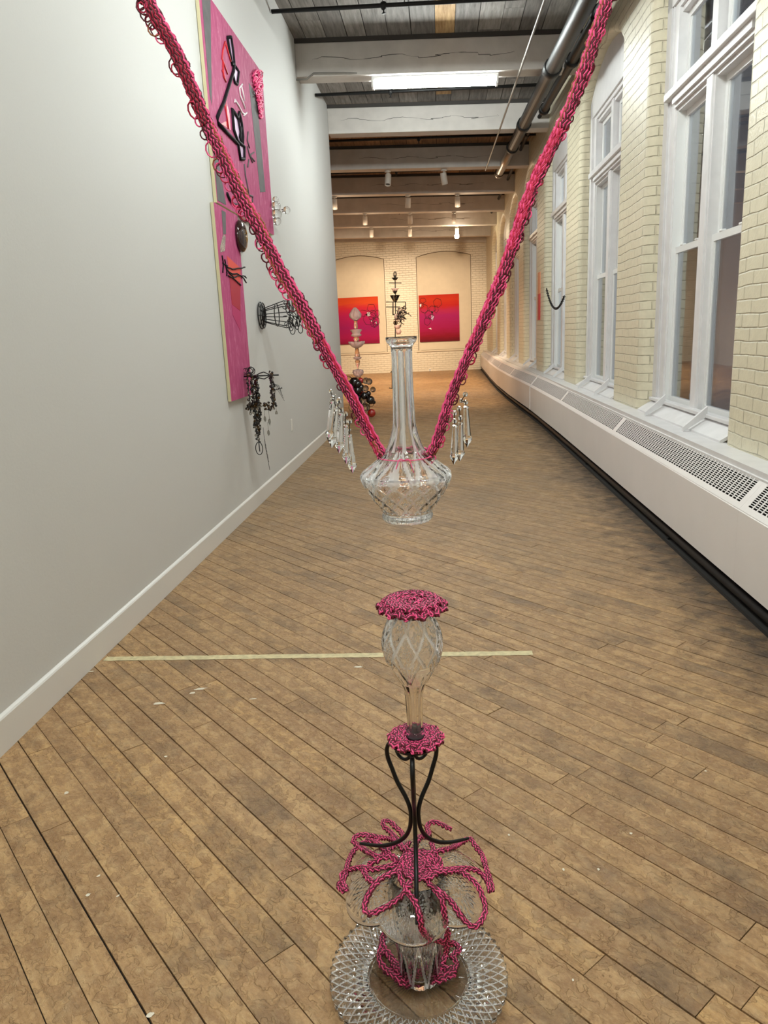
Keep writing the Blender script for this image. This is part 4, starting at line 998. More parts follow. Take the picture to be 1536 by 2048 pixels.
# ------------------------------------------------------------------ tall dark metal sculpture in front of the end wall
yt = 18.6; P_ = lambda px, py, dy=0: onY(px, py, yt+dy)
base = P_(787, 776); ts = empty('tall_metal_sculpture', (base.x, yt, 0), 'tall thin black metal pole sculpture with tangled wire before the end wall', 'metal sculpture')
sp_ = 1.0/(FPX/(yt*.985))
def addt(name, pts, r_, mat): d = MB(); d.tube([P_(*p) for p in pts], r_, 6); local(ts, d).build(name, M[mat], ts)
addt('pole', [(790,550),(791,600),(791,640),(790,700),(789,780)], 0.012, 'wire')
addt('crossbar', [(778,566),(803,566)], 0.010, 'wire'); addt('crossbar', [(772,604),(811,604)], 0.010, 'wire'); addt('crossbar', [(772,614),(800,614)], 0.010, 'wire'); addt('crossbar', [(785,629),(800,629)], 0.014, 'wire')
addt('upright', [(786,604),(786,630)], 0.014, 'wire'); addt('upright', [(811,604),(811,620)], 0.012, 'wire')
for (cx_, cy_, rx, ry) in ((790,549,3.2,5.5),(790,549,1.2,5.5)):
    d = MB(); d.tube([P_(cx_ + rx*math.cos(t), cy_ + ry*math.sin(t)) for t in [j*PI/8 for j in range(16)]], 0.008, 5, closed=True); local(ts, d).build('finial_loop', M['wire'], ts)
for (cy_, hw, hh, mm) in ((558,7,2.5,'smoke'),(580,8,3,'pinkmilk'),(585,5,2.5,'smoke'),(597,10,6,'smoke')):
    q = P_(790, cy_); d = MB(); d.lathe([(0,-hh*sp_),(hw*.35*sp_,-hh*sp_),(hw*sp_,hh*sp_),(hw*.9*sp_,hh*sp_),(hw*.3*sp_,-hh*.7*sp_),(0,-hh*.7*sp_)], 20, q); local(ts, d).build('glass_dish', M[mm], ts)
r = random.Random(33)
for k in range(60):
    a = r.random()*2*PI; q = P_(804, 628); R_ = abs(r.gauss(0,1))*8+3
    x0_, y0_ = 801 + r.uniform(-5,7), 622 + r.uniform(-6,16); x1_, y1_ = x0_ + R_*math.cos(a)*.9, y0_ + R_*math.sin(a) + 5
    d = MB(); d.tube([P_(x0_, y0_, 0), P_((x0_+x1_)/2 + r.uniform(-3,3), (y0_+y1_)/2 + r.uniform(-3,3), r.uniform(-.2,.2)), P_(x1_, y1_, r.uniform(-.2,.2)), P_(x1_+r.uniform(-3,3), y1_+r.uniform(-3,3), r.uniform(-.2,.2))], 0.009, 4)
    local(ts, d).build('curled_wire', M[['wire','disc','pinkmilk','wire'][k%4]], ts)
for (cx_, cy_, hw, hh, mm) in ((793,634,5,6,'pinkmilk'),(795,654,7,4,'pinkmilk'),(797,664,6,5,'pinkmilk'),(791,646,5,4,'smoke')):
    q = P_(cx_, cy_); d = MB(); d.lathe([(0,-hh*sp_),(hw*.5*sp_,-hh*sp_),(hw*sp_,0),(hw*.7*sp_,hh*sp_),(0,hh*sp_)], 16, q); local(ts, d).build('glass_vessel', M[mm], ts)
d = MB(); d.tube([P_(784,700), P_(784,776)], .009, 5); d.tube([P_(778,776), P_(796,778)], .01, 5); d.tube([P_(781,745),P_(785,742)], .012, 5); d.tube([P_(789,776), (base.x, yt, .0)], .02, 6); local(ts, d).build('foot_frame', M['wire'], ts)

# narrow red panel on a far pier, chain across a window
q = onX(1077, 640, XB-0.012)
pn = empty('narrow_panel', (XB, q.y, q.z), 'narrow vertical red and orange panel on the brick pier left of the hanging chain', 'artwork')
za = onX(1077, 545, XB-.012).z; zm_ = onX(1077, 588, XB-.012).z
d = MB(); d.box((-0.012,-0.13,0),(-0.001,0.13,zm_-q.z)); d.build('lower_half', M['redpaint'], pn)
d = MB(); d.box((-0.012,-0.13,zm_-q.z),(-0.001,0.13,za-q.z)); d.build('upper_half', simple('pale_orange_paint', (226,150,110), 0.5), pn)
a = onX(1095, 577, XB+.0); b = onX(1131, 592, XB+.0); low = onX(1113, 616, XB).z
ch = empty('hanging_chain', a, 'black chain drooping in a curve across a far window opening', 'chain'); n = 46; prev = None
for i in range(n):
    t = (i+.5)/n; z = a.z*(1-t) + b.z*t - (((a.z+b.z)/2 - low)*4*t*(1-t)); p = Vector((a.x - 0.015, a.y + (b.y-a.y)*t, z))
    t2 = t + .01; z2 = a.z*(1-t2) + b.z*t2 - (((a.z+b.z)/2 - low)*4*t2*(1-t2)); q = Vector((p.x, a.y + (b.y-a.y)*t2, z2)); D = (q-p).normalized()
    L_ = abs((b-a).length)/n*1.0; S_ = Vector((1,0,0)) if i % 2 else Vector((1,0,0)).cross(D)
    d = MB(); d.tube([p + D*(L_*.62*math.cos(k*PI/5)) + S_*(0.014*math.sin(k*PI/5)) for k in range(10)], 0.006, 4, closed=True); local(ch, d).build('chain_link', M['wire'], ch)

# ================================================================== foreground sculpture
YS = 1.31
SA = lambda px, py, dy=0.0: onY(px, py, YS + dy)
d7 = lambda x, y: (620 + x/4.518, 640 + y/4.518)
d8 = lambda x, y: (620 + x/3.84, 1150 + y/3.84)
e1_ = lambda x, y: (620 + x/3.491, 1580 + y/3.491)
AX = SA(*d8(788, 600)).x      # common axis x
def groove(v, w): v = v - math.floor(v); return max(0.0, 1 - abs(v-.5)/w)
def resample(prof, step):
    out = []
    for (r0, z0), (r1, z1) in zip(prof[:-1], prof[1:]):
        n = max(1, int(math.hypot(r1-r0, z1-z0)/step))
        for i in range(n): t = i/n; out.append((r0+(r1-r0)*t, z0+(z1-z0)*t))
    return out + [prof[-1]]
def smooth_prof(pts, n=6):    # catmull-rom
    P = [pts[0]] + list(pts) + [pts[-1]]; out = []
    for i in range(1, len(P)-2):
        for k in range(n):
            t = k/n; q = []
            for c in (0, 1):
                a, b, c_, d = P[i-1][c], P[i][c], P[i+1][c], P[i+2][c]
                q.append(0.5*((2*b) + (-a+c_)*t + (2*a-5*b+4*c_-d)*t*t + (-a+3*b-3*c_+d)*t**3))
            out.append(tuple(q))
    return out + [pts[-1]]
def frost(mb, gf, lim, thr=0.0011):
    """faces lying in the cut grooves take the frosted material"""
    for k, f in enumerate(mb.f):
        if max(f) >= lim: continue
        cx_, cy_, cz_ = [sum(mb.v[q][c] for q in f)/len(f) for c in range(3)]
        if gf(math.hypot(cx_, cy_), cz_, math.atan2(cy_, cx_) % (2*PI)) > thr: mb.m[k] = 1
def decanter_mesh(outer, inner, seg, cutf):
    """outer: bottom centre -> lip ; inner: lip -> inner bottom centre, z up; cutf(z, a) groove depth"""
    no = len(outer)
    def disp(i, r, z, a):
        if i < no: return r - cutf(r, z, a), z
        return r, z
    mb = MB(); mb.lathe(outer + inner, seg, disp=disp); frost(mb, lambda r, z, a: cutf(r, z, a), no*seg); return mb
# --- hanging decanter
zt = SA(*d7(840, 150)).z; zbm = SA(*d7(870, 1835)).z + .004
hx_ = SA(*d7(850, 900)).x
prof_px = [(1835,0),(1832,180),(1822,215),(1795,234),(1765,236),(1745,228),(1700,255),(1600,325),(1480,396),(1420,420),(1385,422),(1355,405),(1290,320),(1235,250),(1200,205),(1120,160),(1050,136),(960,112),(860,100),(500,92),(270,94),(225,104),(190,132),(160,138),(148,136)]
mpx = (SA(*d7(1000, 1000)).x - SA(*d7(900, 1000)).x)/100.0
outer = [(h*mpx, zt - (zt - zbm)*(py-148)/(1835-148)) for py, h in prof_px]
outer = [(r, z - zbm) for r, z in outer]; Hh = outer[-1][1]
outer_s = [outer[0], outer[1]] + smooth_prof(outer[1:], 8)[1:]
inner = [(outer[-1][0]-.004, Hh-.001), (0.0155, Hh-.018), (0.0145, Hh-.03), (0.0145, Hh*.55), (0.018, Hh*.46), (0.032, Hh*.36), (0.062, Hh*.285), (0.076, Hh*.25), (0.068, Hh*.18), (0.050, Hh*.10), (0.036, Hh*.062), (0, Hh*.058)]
def cut_hang(r, z, a):
    t = z/Hh; g = 0
    if 0.07 < t < 0.245:
        k = (z/Hh)/0.175*1.9; u = a/(2*PI)*14
        g = max(groove(u + k, .13), groove(u - k, .13))*0.0034
        f = groove(u*3 + k*3, .5)*groove(u*3 - k*3, .5)*0.0008; g = max(g, f)
    elif 0.245 <= t < 0.40:
        u = a/(2*PI)*7; w_ = (t-.245)/.155
        g = max(groove(u + w_*.35, .10), groove(u - w_*.35, .10), groove(u + .5, .22*(1-w_)+.04))*0.0032
        g = max(g, groove(u*5 + w_*2, .3)*groove(u*5 - w_*2, .3)*0.0012*(1-w_))
    elif 0.40 <= t < 0.95:
        g = (1 - abs(math.cos(a*5)))*0.0022*(1 if t < .93 else 0)
    elif t <= .06 and r > .02: g = (1-abs(math.cos(a*14)))*0.0012
    return g
dec = empty('hanging_decanter', (hx_, YS, zbm), 'clear cut crystal decanter with a long neck, hanging in the pink crocheted sling', 'decanter')
mb = decanter_mesh(resample(outer_s, 0.0026), smooth_prof(inner, 5), 224, cut_hang); mb.build('glass_body', [M['glass'], M['cut']], dec)

# --- inverted decanter on the iron stand
ztop = SA(*d8(790, 300)).z + 0.012
lz = lambda y: SA(*d8(790, y)).z
mp8 = (SA(*d8(900, 600)).x - SA(*d8(800, 600)).x)/100.0
low_px = [(1225,0),(1225,62),(1215,72),(1190,72),(1170,64),(1000,68),(900,76),(840,92),(800,116),(760,142),(700,178),(650,208),(600,226),(540,236),(490,236),(440,226),(400,212),(350,190),(300,162),(285,158),(262,160),(252,150),(250,0)]
zb8 = lz(1225)
outer = [(h*mp8, lz(y) - zb8) for y, h in low_px]; Ht = outer[-1][1]
def cut_low(r, z, a):
    t = z/Ht; g = 0; a = a + .35
    if .44 < t < .97 and r > .03:
        k = (t-.44)*3.4; u = a/(2*PI)*9
        if t > .62: g = max(groove(u + k, .11), groove(u - k, .11))*0.0028
        if t <= .66:   # fans
            w_ = (t-.44)/.22; uu = (u*.5) - math.floor(u*.5) - .5
            for s in (-.34,-.17,0,.17,.34): g = max(g, max(0, 1-abs(uu - s*w_*1.0)/.045)*0.0024)
        if t > .66: g = max(g, groove(u*4 + k*4, .4)*groove(u*4 - k*4, .4)*0.0007)
    elif .06 < t <= .44: g = (1 - abs(math.cos(a*5)))*0.0018
    return g
inner = [(outer[0][0]+.0, 0)]
outs = smooth_prof(outer[1:-1], 6)
innr = [(0.0, Ht-.012), (0.030, Ht-.013), (0.048, Ht*.83), (0.0545, Ht*.70), (0.0485, Ht*.60), (0.0350, Ht*.50), (0.0250, Ht*.436), (0.0190, Ht*.39), (0.0150, Ht*.333), (0.0132, Ht*.2), (0.0132, .004), (outer[1][0]-.002, 0.0)]
mb = MB(); o_ = resample(outs, 0.0026); no = len(o_)
inn = list(reversed(smooth_prof(innr, 5)))
full = list(reversed(inn))      # inner bottom centre (top of object) down to lip, then outer back up to base, closed by centre
seq = full + o_ + [(0, Ht)]
ni = len(full)
mb.lathe(seq, 224, disp=lambda i, r, z, a: ((r - cut_low(r, z, a)) if ni <= i < ni+no else r, z))
dl = empty('inverted_decanter', (AX, YS, zb8), 'clear cut crystal decanter turned upside down on the black iron stand', 'decanter')
seg0 = 224
nv0 = sum(1 if r_ < 1e-6 else seg0 for r_, z_ in seq[:ni]); nv1 = nv0 + seg0*no
for k, f in enumerate(mb.f):
    if min(f) < nv0 or max(f) >= nv1: continue
    cx_, cy_, cz_ = [sum(mb.v[q][c] for q in f)/len(f) for c in range(3)]
    if cz_ > Ht*.44 and cut_low(math.hypot(cx_, cy_), cz_, math.atan2(cy_, cx_) % (2*PI)) > .0008: mb.m[k] = 1
mb.build('glass_body', [M['glass'], M['cut']], dl)
st = MB(); st.lathe([(0,-.004),(.0170,-.004),(.0175,.001),(.0122,.004),(.0118,.018),(0,.018)], 24); st.build('stopper', M['rubber'], dl)

# --- crochet helpers
def chain_pts(path, pitch, wd, hgt, phase=0.0, side=0.0, lift=0.0, along=0.34, ref=Vector((0,-1,0)), per=14, jit=0.0, rr=None):
    path = [Vector(p) for p in path]; cum = [0]
    for a, b in zip(path[:-1], path[1:]): cum.append(cum[-1] + (b-a).length)
    Lt = cum[-1]; n = max(int(Lt/pitch*per), 8); out = []
    def at(s):
        s = min(max(s, 0), Lt-1e-6); lo = 0
        import bisect
        k = min(max(bisect.bisect_right(cum, s)-1, 0), len(path)-2)
        t = (s-cum[k])/max(cum[k+1]-cum[k], 1e-9)
        T = path[k+1]-path[k]
        T2 = (path[min(k+2, len(path)-1)]-path[k+1]) if k+2 < len(path) else T
        T = (T.normalized()*(1-t) + (T2.normalized() if T2.length > 0 else T)*t)
        return path[k].lerp(path[k+1], t), T.normalized()
    jr = rr or random.Random(int(Lt*1e5) + int(phase*10))
    ja = 1.0
    for i in range(n+1):
        th = 2*PI*i/per; s = Lt*i/n + along*pitch*math.sin(2*th + phase)
        P, T = at(s); Nn = ref - T*ref.dot(T)
        Nn = Nn.normalized() if Nn.length > 1e-4 else T.orthogonal().normalized()
        Sd = T.cross(Nn)
        if i % per == 0: ja = 1 + jr.uniform(-jit, jit)
        out.append(P + Sd*(side + ja*wd*math.sin(th + phase)) + Nn*(lift + hgt*math.cos(2*th + phase)))
    return out
def crochet(mb, path, pitch=0.0125, wd=0.0042, hgt=0.0022, r=0.0015, ref=Vector((0,-1,0)), side=0.0, lift=0.0, jit=.3, mats=(0,1), per=12, ph=.95):
    mb.tube(chain_pts(path, pitch, wd, hgt, 0.0, side, lift + r*.5, ref=ref, jit=jit, per=per), r*1.35, 5, mats[1])
    mb.tube(chain_pts(path, pitch, wd*1.02, hgt, ph, side, lift + r*.7, ref=ref, jit=jit, per=per), r*.95, 5, mats[0])
    mb.tube(chain_pts(path, pitch, wd*.8, hgt, PI, side, lift + r*.2, ref=ref, jit=jit, per=per), r*1.3, 5, mats[1])
    mb.tube(chain_pts(path, pitch, wd*.85, hgt, PI+ph, side, lift + r*.4, ref=ref, jit=jit, per=per), r*.90, 5, mats[0])
CM = [M['pink'], M['maroon'], M['red'], M['olive']]
def densify(P, step=0.01):
    P = [Vector(p) for p in P]; Q = [P[0]] + P + [P[-1]]; out = []
    for i in range(1, len(Q)-2):
        n = max(2, int((Q[i+1]-Q[i]).length/step))
        for k in range(n):
            t = k/n; a, b, c, d = Q[i-1], Q[i], Q[i+1], Q[i+2]
            out.append(0.5*((2*b) + (c-a)*t + (2*a-5*b+4*c-d)*t*t + (3*b-a-3*c+d)*t**3))
    return out + [P[-1]]

# --- crocheted sling (two straps and the neck loop are one rope)
sling = empty('crocheted_sling', (hx_, YS, SA(*d7(850,1230)).z), 'long pink and maroon crocheted rope hanging in a V, holding the long-necked decanter', 'rope')
def strap(pts, w0, w1, up_end, flip):
    mb = MB(); path = densify([SA(*p) for p in pts], 0.02); path.reverse()   # top -> bottom
    L = len(path)
    # extend to its fixing above the frame
    ext = densify([up_end, path[0]], 0.05)[:-1]
    ref = Vector((0,-1,0))
    r_ = random.Random(5 if flip else 6)
    K = w0/0.028
    segs = [path[a_:a_+9] for a_ in range(0, len(path)-1, 8)]
    def piece(P, k, taper):
        for j, (sd, lf) in enumerate(((-0.0058,0),(0.0,0.0025),(0.0058,0))):
            q = r_.random(); dark = 3 if q < .10 else (2 if q < .42 else 1)
            crochet(mb, P, 0.0150, 0.0040*taper, 0.0028, 0.00150, ref, side=sd*K*taper, lift=lf, mats=(0 if r_.random() < .9 else 2, dark), jit=.45, ph=(.95 if flip else -.95))
    for k, P in enumerate(segs): piece(P, k, 1.0 if (k+1)/len(segs) < .8 else 0.72)
    mb.tube([p + Vector((0, .004, 0)) for p in path], [0.0062*K*(1 if q < .85*L else .75) for q in range(L)], 8, 1)     # dense core of the rope
    # loose loops on the outer side
    for k in range(int(L*(2.4 if flip else 1.6))):
        t = r_.random(); big_ = flip and t < .62
        if r_.random() > ((1.0 - 0.75*t) if flip else 0.8): continue
        i = min(int(t*(L-1)), L-2); T = (path[i+1]-path[i]).normalized(); S = T.cross(Vector((0,-1,0))); S = -S if flip else S
        R_ = r_.uniform(.0055,.0095) if big_ else r_.uniform(.0035,.006)
        c = path[i].lerp(path[i+1], r_.random()) + S*(-(0.0105*K + (0.003*r_.random() if big_ else -.001)))
        a0 = r_.random()*6; tl = r_.uniform(-.7,.7)
        mb.tube([c + S*(R_*math.cos(a0+q*PI/5)) + T*(R_*1.3*math.sin(a0+q*PI/5)) + Vector((0, R_*tl*math.cos(q*PI/5), 0)) for q in range(10)], r_.uniform(.0011,.0015), 5, r_.choice([0,0,1,1,2,3 if r_.random()<.4 else 0]), closed=True)
    # bright hem cord on the inner edge
    hem = chain_pts(path, 0.02, 0.0012, 0.001, 0, side=(-0.0090 if flip else 0.0090)*K, lift=0.002)
    mb.tube(hem, 0.0017, 5, 0)
    crochet(mb, ext + [path[0]], 0.03, 0.012, 0.004, 0.003, ref, mats=(0,1), per=8)
    return local(sling, mb).build('strap', CM, sling)
L_pts = [d7(655,1235),(757,900),(733,855),(700,790),(667,733),(640,682),(602,610),(560,540),(520,460),(480,385),(447,315),(415,250),(385,180),(355,110),(320,48),(290,-8)]
R_pts = [d7(1060,1235),(870,893),(900,800),(920,750),(942,700),(972,630),(1001,560),(1032,470),(1062,382),(1105,290),(1150,192),(1183,95),(1214,-2)]
kp = SA(290,-8); up = kp + (kp - SA(385,180)).normalized()*1.9
strap(L_pts, .028, .02, (XL+.01, YS, kp.z + (kp.x-XL)*1.75), True)
kp = SA(1214,-2); dr = (kp - SA(1105,290)).normalized(); up = kp + dr*((4.45-kp.z)/dr.z)
strap(R_pts, .024, .02, up, False)
mb = MB(); zn = SA(*d7(850,1228)).z; Rn = 0.047
ringp_ = [Vector((hx_ + Rn*math.cos(a), YS + Rn*math.sin(a), zn + .001*math.sin(3*a))) for a in [k*PI/24 for k in range(-2, 27)]]
for (zz_, rr) in ((0,0),(.006,-.002)):
    mb.tube(chain_pts([p + Vector((0,0,zz_)) for p in ringp_], .013, .003, .0015, 0, ref=Vector((0,0,1))), .0015, 5, 1)
    mb.tube(chain_pts([p + Vector((0,0,zz_)) for p in ringp_], .013, .003, .0015, 1.5, ref=Vector((0,0,1))), .0014, 5, 0)
local(sling, mb).build('neck_loop', CM, sling)
mb = MB()
for (pa, pb) in ((d7(640,1225), d7(655,1240)), (d7(1062,1225), d7(1055,1240))): pass
tie = [Vector((hx_ + (Rn+.001)*math.cos(a), YS - (Rn+.001)*abs(math.sin(a)), zn-.001*math.sin(a))) for a in [PI*k/16 for k in range(17)]]
mb.tube(tie, 0.0009, 5, 0)
for sx in (-1, 1): mb.tube(densify([(hx_, YS-Rn-.002, zn), (hx_+sx*.008, YS-Rn-.004, zn+.002), (hx_+sx*.013, YS-Rn-.008, zn-.010), (hx_+sx*.016, YS-Rn-.013, zn-.022)], .003), 0.0009, 5, 0); local(sling, mb).build('tie_cord', CM, sling)

# --- crystal prisms hanging from the straps
def prism_thing(top, tip, bead_list, label, grp):
    a = SA(*top, -.004); b = SA(*tip, -.004); root = empty('crystal_prism', b, label, 'crystal prism', grp)
    ax = (b - a); Ln = ax.length; D = ax.normalized(); S = D.cross(Vector((0,1,0))).normalized(); Q = D.cross(S)
    mb = MB(); secs = [(0.0,.0032),(0.03,.0056),(0.07,.0040),(0.09,.0046),(0.72,.0074),(0.76,.0088),(0.80,.0094),(1.0,.0004)]; n = 6; vs = []
    for t, rr in secs:
        for k in range(n):
            an = 2*PI*k/n + .3; q = 1.0 if k % 2 == 0 else .86
            vs.append(a + D*(Ln*t) + S*(rr*q*math.cos(an)) + Q*(rr*.75*q*math.sin(an)))
    fs = [(i*n+k, i*n+(k+1)%n, (i+1)*n+(k+1)%n, (i+1)*n+k) for i in range(len(secs)-1) for k in range(n)] + [tuple(range(n)), tuple((len(secs)-1)*n+k for k in range(n))]
    mb.add(vs, fs); local(root, mb).build('spear_drop', M['glass'], root)
    prev = a
    for (bx, by, br) in bead_list:
        c = SA(bx, by, -.004); g = MB(); g.sphere((c.x, c.y, c.z), br, 0, 8, 5); g.sm = [False]*len(g.sm); local(root, g).build('octagon_bead', M['glass'], root)
        g = MB(); g.tube([prev, c], 0.0007, 4); local(root, g).build('wire_link', M['wire'], root); prev = c
    return root
c3b_ = lambda x, y: (640 + x/9.307, 740 + y/9.307)
d7_ = d7
GL, GR = 'crystal prisms under the left strap', 'crystal prisms under the right strap'
def lead(x, y): return (x, y)
prism_thing(c3b_(222,565), c3b_(165,1345), [c3b_(235,525)+(.0045,), c3b_(200,400)+(.0040,)], 'crystal spear prism nearest the white wall, outermost of the row under the left strap', GL)
prism_thing(c3b_(300,705), c3b_(216,1450), [c3b_(275,620)+(.0030,), c3b_(255,520)+(.0035,), c3b_(282,470)+(.0016,)], 'crystal spear prism second from the white wall in the row under the left strap', GL)
prism_thing(c3b_(385,790), c3b_(355,1557), [c3b_(396,745)+(.0050,), c3b_(330,680)+(.0040,), c3b_(355,570)+(.0055,)], 'crystal spear prism in the middle of the five under the left strap', GL)
prism_thing(c3b_(478,1010), c3b_(492,1757), [c3b_(472,955)+(.0045,), c3b_(478,820)+(.0046,)], 'crystal spear prism fourth from the white wall in the row under the left strap', GL)
prism_thing(c3b_(548,1190), c3b_(608,1925), [c3b_(550,1110)+(.0032,), c3b_(552,950)+(.0050,)], 'crystal spear prism hanging lowest under the left strap, closest to the decanter', GL)
prism_thing(d7(1308,945), d7(1299,1308), [d7(1306,912)+(.0046,), d7(1306,842)+(.0046,)], 'clear crystal spear prism nearest the decanter in the row under the right strap', GR)
prism_thing(d7(1360,920), d7(1352,1278), [d7(1358,885)+(.0042,), d7(1348,800)+(.0044,)], 'clear crystal spear prism in the middle of the row under the right strap', GR)
prism_thing(d7(1408,775), d7(1421,1153), [d7(1408,745)+(.0044,), d7(1368,730)+(.0038,), d7(1403,672)+(.0046,)], 'clear crystal spear prism farthest right and highest under the right strap', GR)

# --- crocheted doilies
def doily(name, loc, R, Rin, label, thick, drape, seed, petals=9):
    root = empty(name, loc, label, 'doily'); mb = MB(); r_ = random.Random(seed); c = Vector(loc)
    up_ = Vector((0,0,1))
    def zf_(q): return -drape*max(0, (q - R*.62)/(R*.38))**1.6
    rings = []
    q = Rin + 0.005
    while q < R*0.86: rings.append(q); q += 0.0088
    for i, q in enumerate(rings):
        n = 40; pth = [c + Vector((q*math.cos(2*PI*k/n), q*math.sin(2*PI*k/n), thick*.35*(i % 2) + zf_(q) + r_.uniform(-.0016,.0022))) for k in range(n+1)]
        crochet(mb, pth, 0.0125, .0040, .0026, .0016, up_, mats=(0,1), jit=.4)
    main = local(root, mb).build('centre', CM, root)
    for k in range(petals):       # outer petals: looped chains, each its own loop
        a = 2*PI*k/petals + .2; m_ = MB(); pth = []
        for j in range(13):
            t = j/12; aa = a + (t-.5)*2*PI/petals*0.95; q = R*.74 + R*.25*math.sin(PI*t)**.7
            pth.append(c + Vector((q*math.cos(aa), q*math.sin(aa), .003 + zf_(q) + r_.uniform(-.0012,.0018))))
        crochet(m_, densify(pth, .006), 0.012, .0045, .003, .0017, up_, mats=(0,1), jit=.5)
        q2 = [c + Vector((R*.66*math.cos(a + .3*math.sin(t)), R*.66*math.sin(a + .3*math.sin(t)), .004 + zf_(R*.66))) + Vector((R*.12*math.cos(t)*math.cos(a), R*.12*math.cos(t)*math.sin(a), 0)) for t in [j*PI/6 for j in range(13)]]
        crochet(m_, q2, 0.012, .004, .003, .0016, up_, mats=(0,1), jit=.5)
        local(root, m_).build('petal', CM, root)
    return root
zt1 = zb8 + Ht
doily('crocheted_doily', (AX+.002, YS, zt1 + .009), 0.064, 0.0, 'pink and maroon crocheted flower doily lying on top of the upside-down decanter', 0.006, 0.012, 3, 13)
zst = zb8 - .006
doily('crocheted_doily', (AX, YS, zst - 0.002), 0.052, 0.0175, 'pink and maroon crocheted ring doily between the iron stand and the upside-down decanter', 0.004, 0.004, 5, 11)

# --- iron stand
zt_s = zst - 0.011
stand = empty('iron_candle_stand', (AX, YS, 0.285), 'black wrought iron three-legged scroll stand under the upside-down decanter', 'stand')
mb = MB(); mb.lathe([(0,zt_s-.004),(.043,zt_s-.004),(.045,zt_s-.001),(.045,zt_s+.002),(.040,zt_s+.004),(0,zt_s+.003)], 40, (AX-.004, YS, 0)); local(stand, mb).build('top_plate', M['black'], stand)
zfoot = 0.286
# leg profile in (radius, height): outer S from plate down through the waist to the foot, plus inner scroll
def zpx(y8): return lz(y8)
AXS = AX - .0075
AL = 5*PI/6 - .02
def onAz(px, py, ang):
    d = ray(px, py); nx, ny = -math.sin(ang), math.cos(ang); t = ((AXS)*nx + YS*ny)/(d.x*nx + d.y*ny); p = EYE + d*t
    return ((p.x-AXS)*math.cos(ang) + (p.y-YS)*math.sin(ang), p.z)
cpx = proj_x = 825
leg_prof = [(0.012, zt_s-.006)] + [onAz(*p, AL) for p in [d8(650,1278), d8(612,1290), d8(591,1330), d8(598,1400), d8(628,1480), d8(672,1590), e1_(664,40), e1_(690,100), e1_(703,150), e1_(704,200), e1_(697,262), e1_(672,315), e1_(630,352), e1_(570,378), e1_(500,388), e1_(430,384), e1_(350,374)]]
leg_prof = [(max(q, .0055), z) for q, z in leg_prof]
scroll = [(0.045, zt_s-.007), (0.022, zt_s-.008), (0.010, zt_s-.014), (0.0065, zt_s-.028), (0.012, zt_s-.040), (0.022, zt_s-.044), (0.033, zt_s-.040), (0.039, zt_s-.030)]
for ang in (PI/6+.2, 5*PI/6-.02, -PI/2+.03):
    mb = MB()
    P = densify([(AXS + q*math.cos(ang), YS + q*math.sin(ang), z) for q, z in leg_prof], .006); n = len(P)
    mb.tube(P, [0.0045 if i < n*.8 else 0.0045 - .0016*(i-n*.8)/(n*.2) for i in range(n)], 8)
    mb2 = MB(); mb2.tube(densify([(AXS + q*math.cos(ang), YS + q*math.sin(ang), z) for q, z in scroll], .004), 0.0036, 8)
    lg = local(stand, mb).build('leg', M['black'], stand)
    sc_o = local(stand, mb2).build('scroll', M['black'], lg)
mb = MB(); mb.tube([(AXS, YS, zt_s-.004), (AXS, YS, SA(*e1_(715,200)).z)], .004, 8); local(stand, mb).build('centre_rod', M['black'], stand)

# --- lobed dish turned upside down
zdome = 0.281; Rd = 0.150
dish = empty('lobed_glass_dish', (AX-.012, YS, zdome), 'clear cut glass dish with six petal lobes lying upside down on the glass vase', 'glass dish')
def dish_r(a): return Rd*(0.87 + 0.13*abs(math.cos(3*(a + PI/2)))**.75)
def star(u, v, n, R):   # star of grooves round the lobe centre
    d_ = math.hypot(u, v); an = math.atan2(v, u)
    if d_ > R: return 0
    return max(0, 1 - abs(((an/(2*PI)*n) % 1) - .5)/.20)*(1 - (d_/R)**3)*min(1, d_/(R*.18))
mb = MB(); NA, NR = 420, 60; vs = []; fs = []
def dish_z(t, a, bottom):
    lob = abs(math.cos(3*(a + PI/2)))
    z = -0.052*(t**2.2)*(0.75 + .25*lob) + 0.010*math.sin(PI*t)*lob
    return z - (0.0055 if bottom else 0)
for bot in (0, 1):
    for i in range(NR+1):
        t = i/NR
        for k in range(NA):
            a = 2*PI*k/NA; q = max(t, .0005)*dish_r(a); x, y = q*math.cos(a), q*math.sin(a); z = dish_z(t, a, bot)
            if bot:
                g = 0
                for m_ in range(6):
                    am = -PI/2 + m_*PI/3; cx_, cy_ = .098*math.cos(am), .098*math.sin(am)
                    g = max(g, star(x-cx_, y-cy_, 22, .042))
                g = max(g, star(x, y, 32, .052)); z += 0.0036*g
                if t < .93 and t > .3: z += 0.0006*math.sin(a*60)*math.sin(t*60)
            vs.append((x, y, z))
o1 = (NR+1)*NA
for bot in (0, 1):
    for i in range(NR):
        for k in range(NA): l = (k+1) % NA; q = bot*o1; fs.append((q+i*NA+k, q+i*NA+l, q+(i+1)*NA+l, q+(i+1)*NA+k))
for k in range(NA): l = (k+1) % NA; fs.append((NR*NA+k, NR*NA+l, o1+NR*NA+l, o1+NR*NA+k))
fs.append(tuple(range(NA))); fs.append(tuple(o1+k for k in range(NA)))
def dish_g(x, y):
    g = star(x, y, 32, .052)
    for m_ in range(6):
        am = -PI/2 + m_*PI/3; g = max(g, star(x-.098*math.cos(am), y-.098*math.sin(am), 22, .042))
    return g
# cuts face outwards (the dish is upside down: its underside is on top)
vs = [(x, y, (-.0055 - z) if False else z) for x, y, z in vs]
mb.add(vs, fs, 0, True)
for k, f in enumerate(mb.f):
    if len(f) == 4 and min(f) >= o1 and dish_g(sum(vs[q][0] for q in f)/4, sum(vs[q][1] for q in f)/4) > .42: mb.m[k] = 1
mb.build('dish_body', [M['glass'], M['cut']], dish)

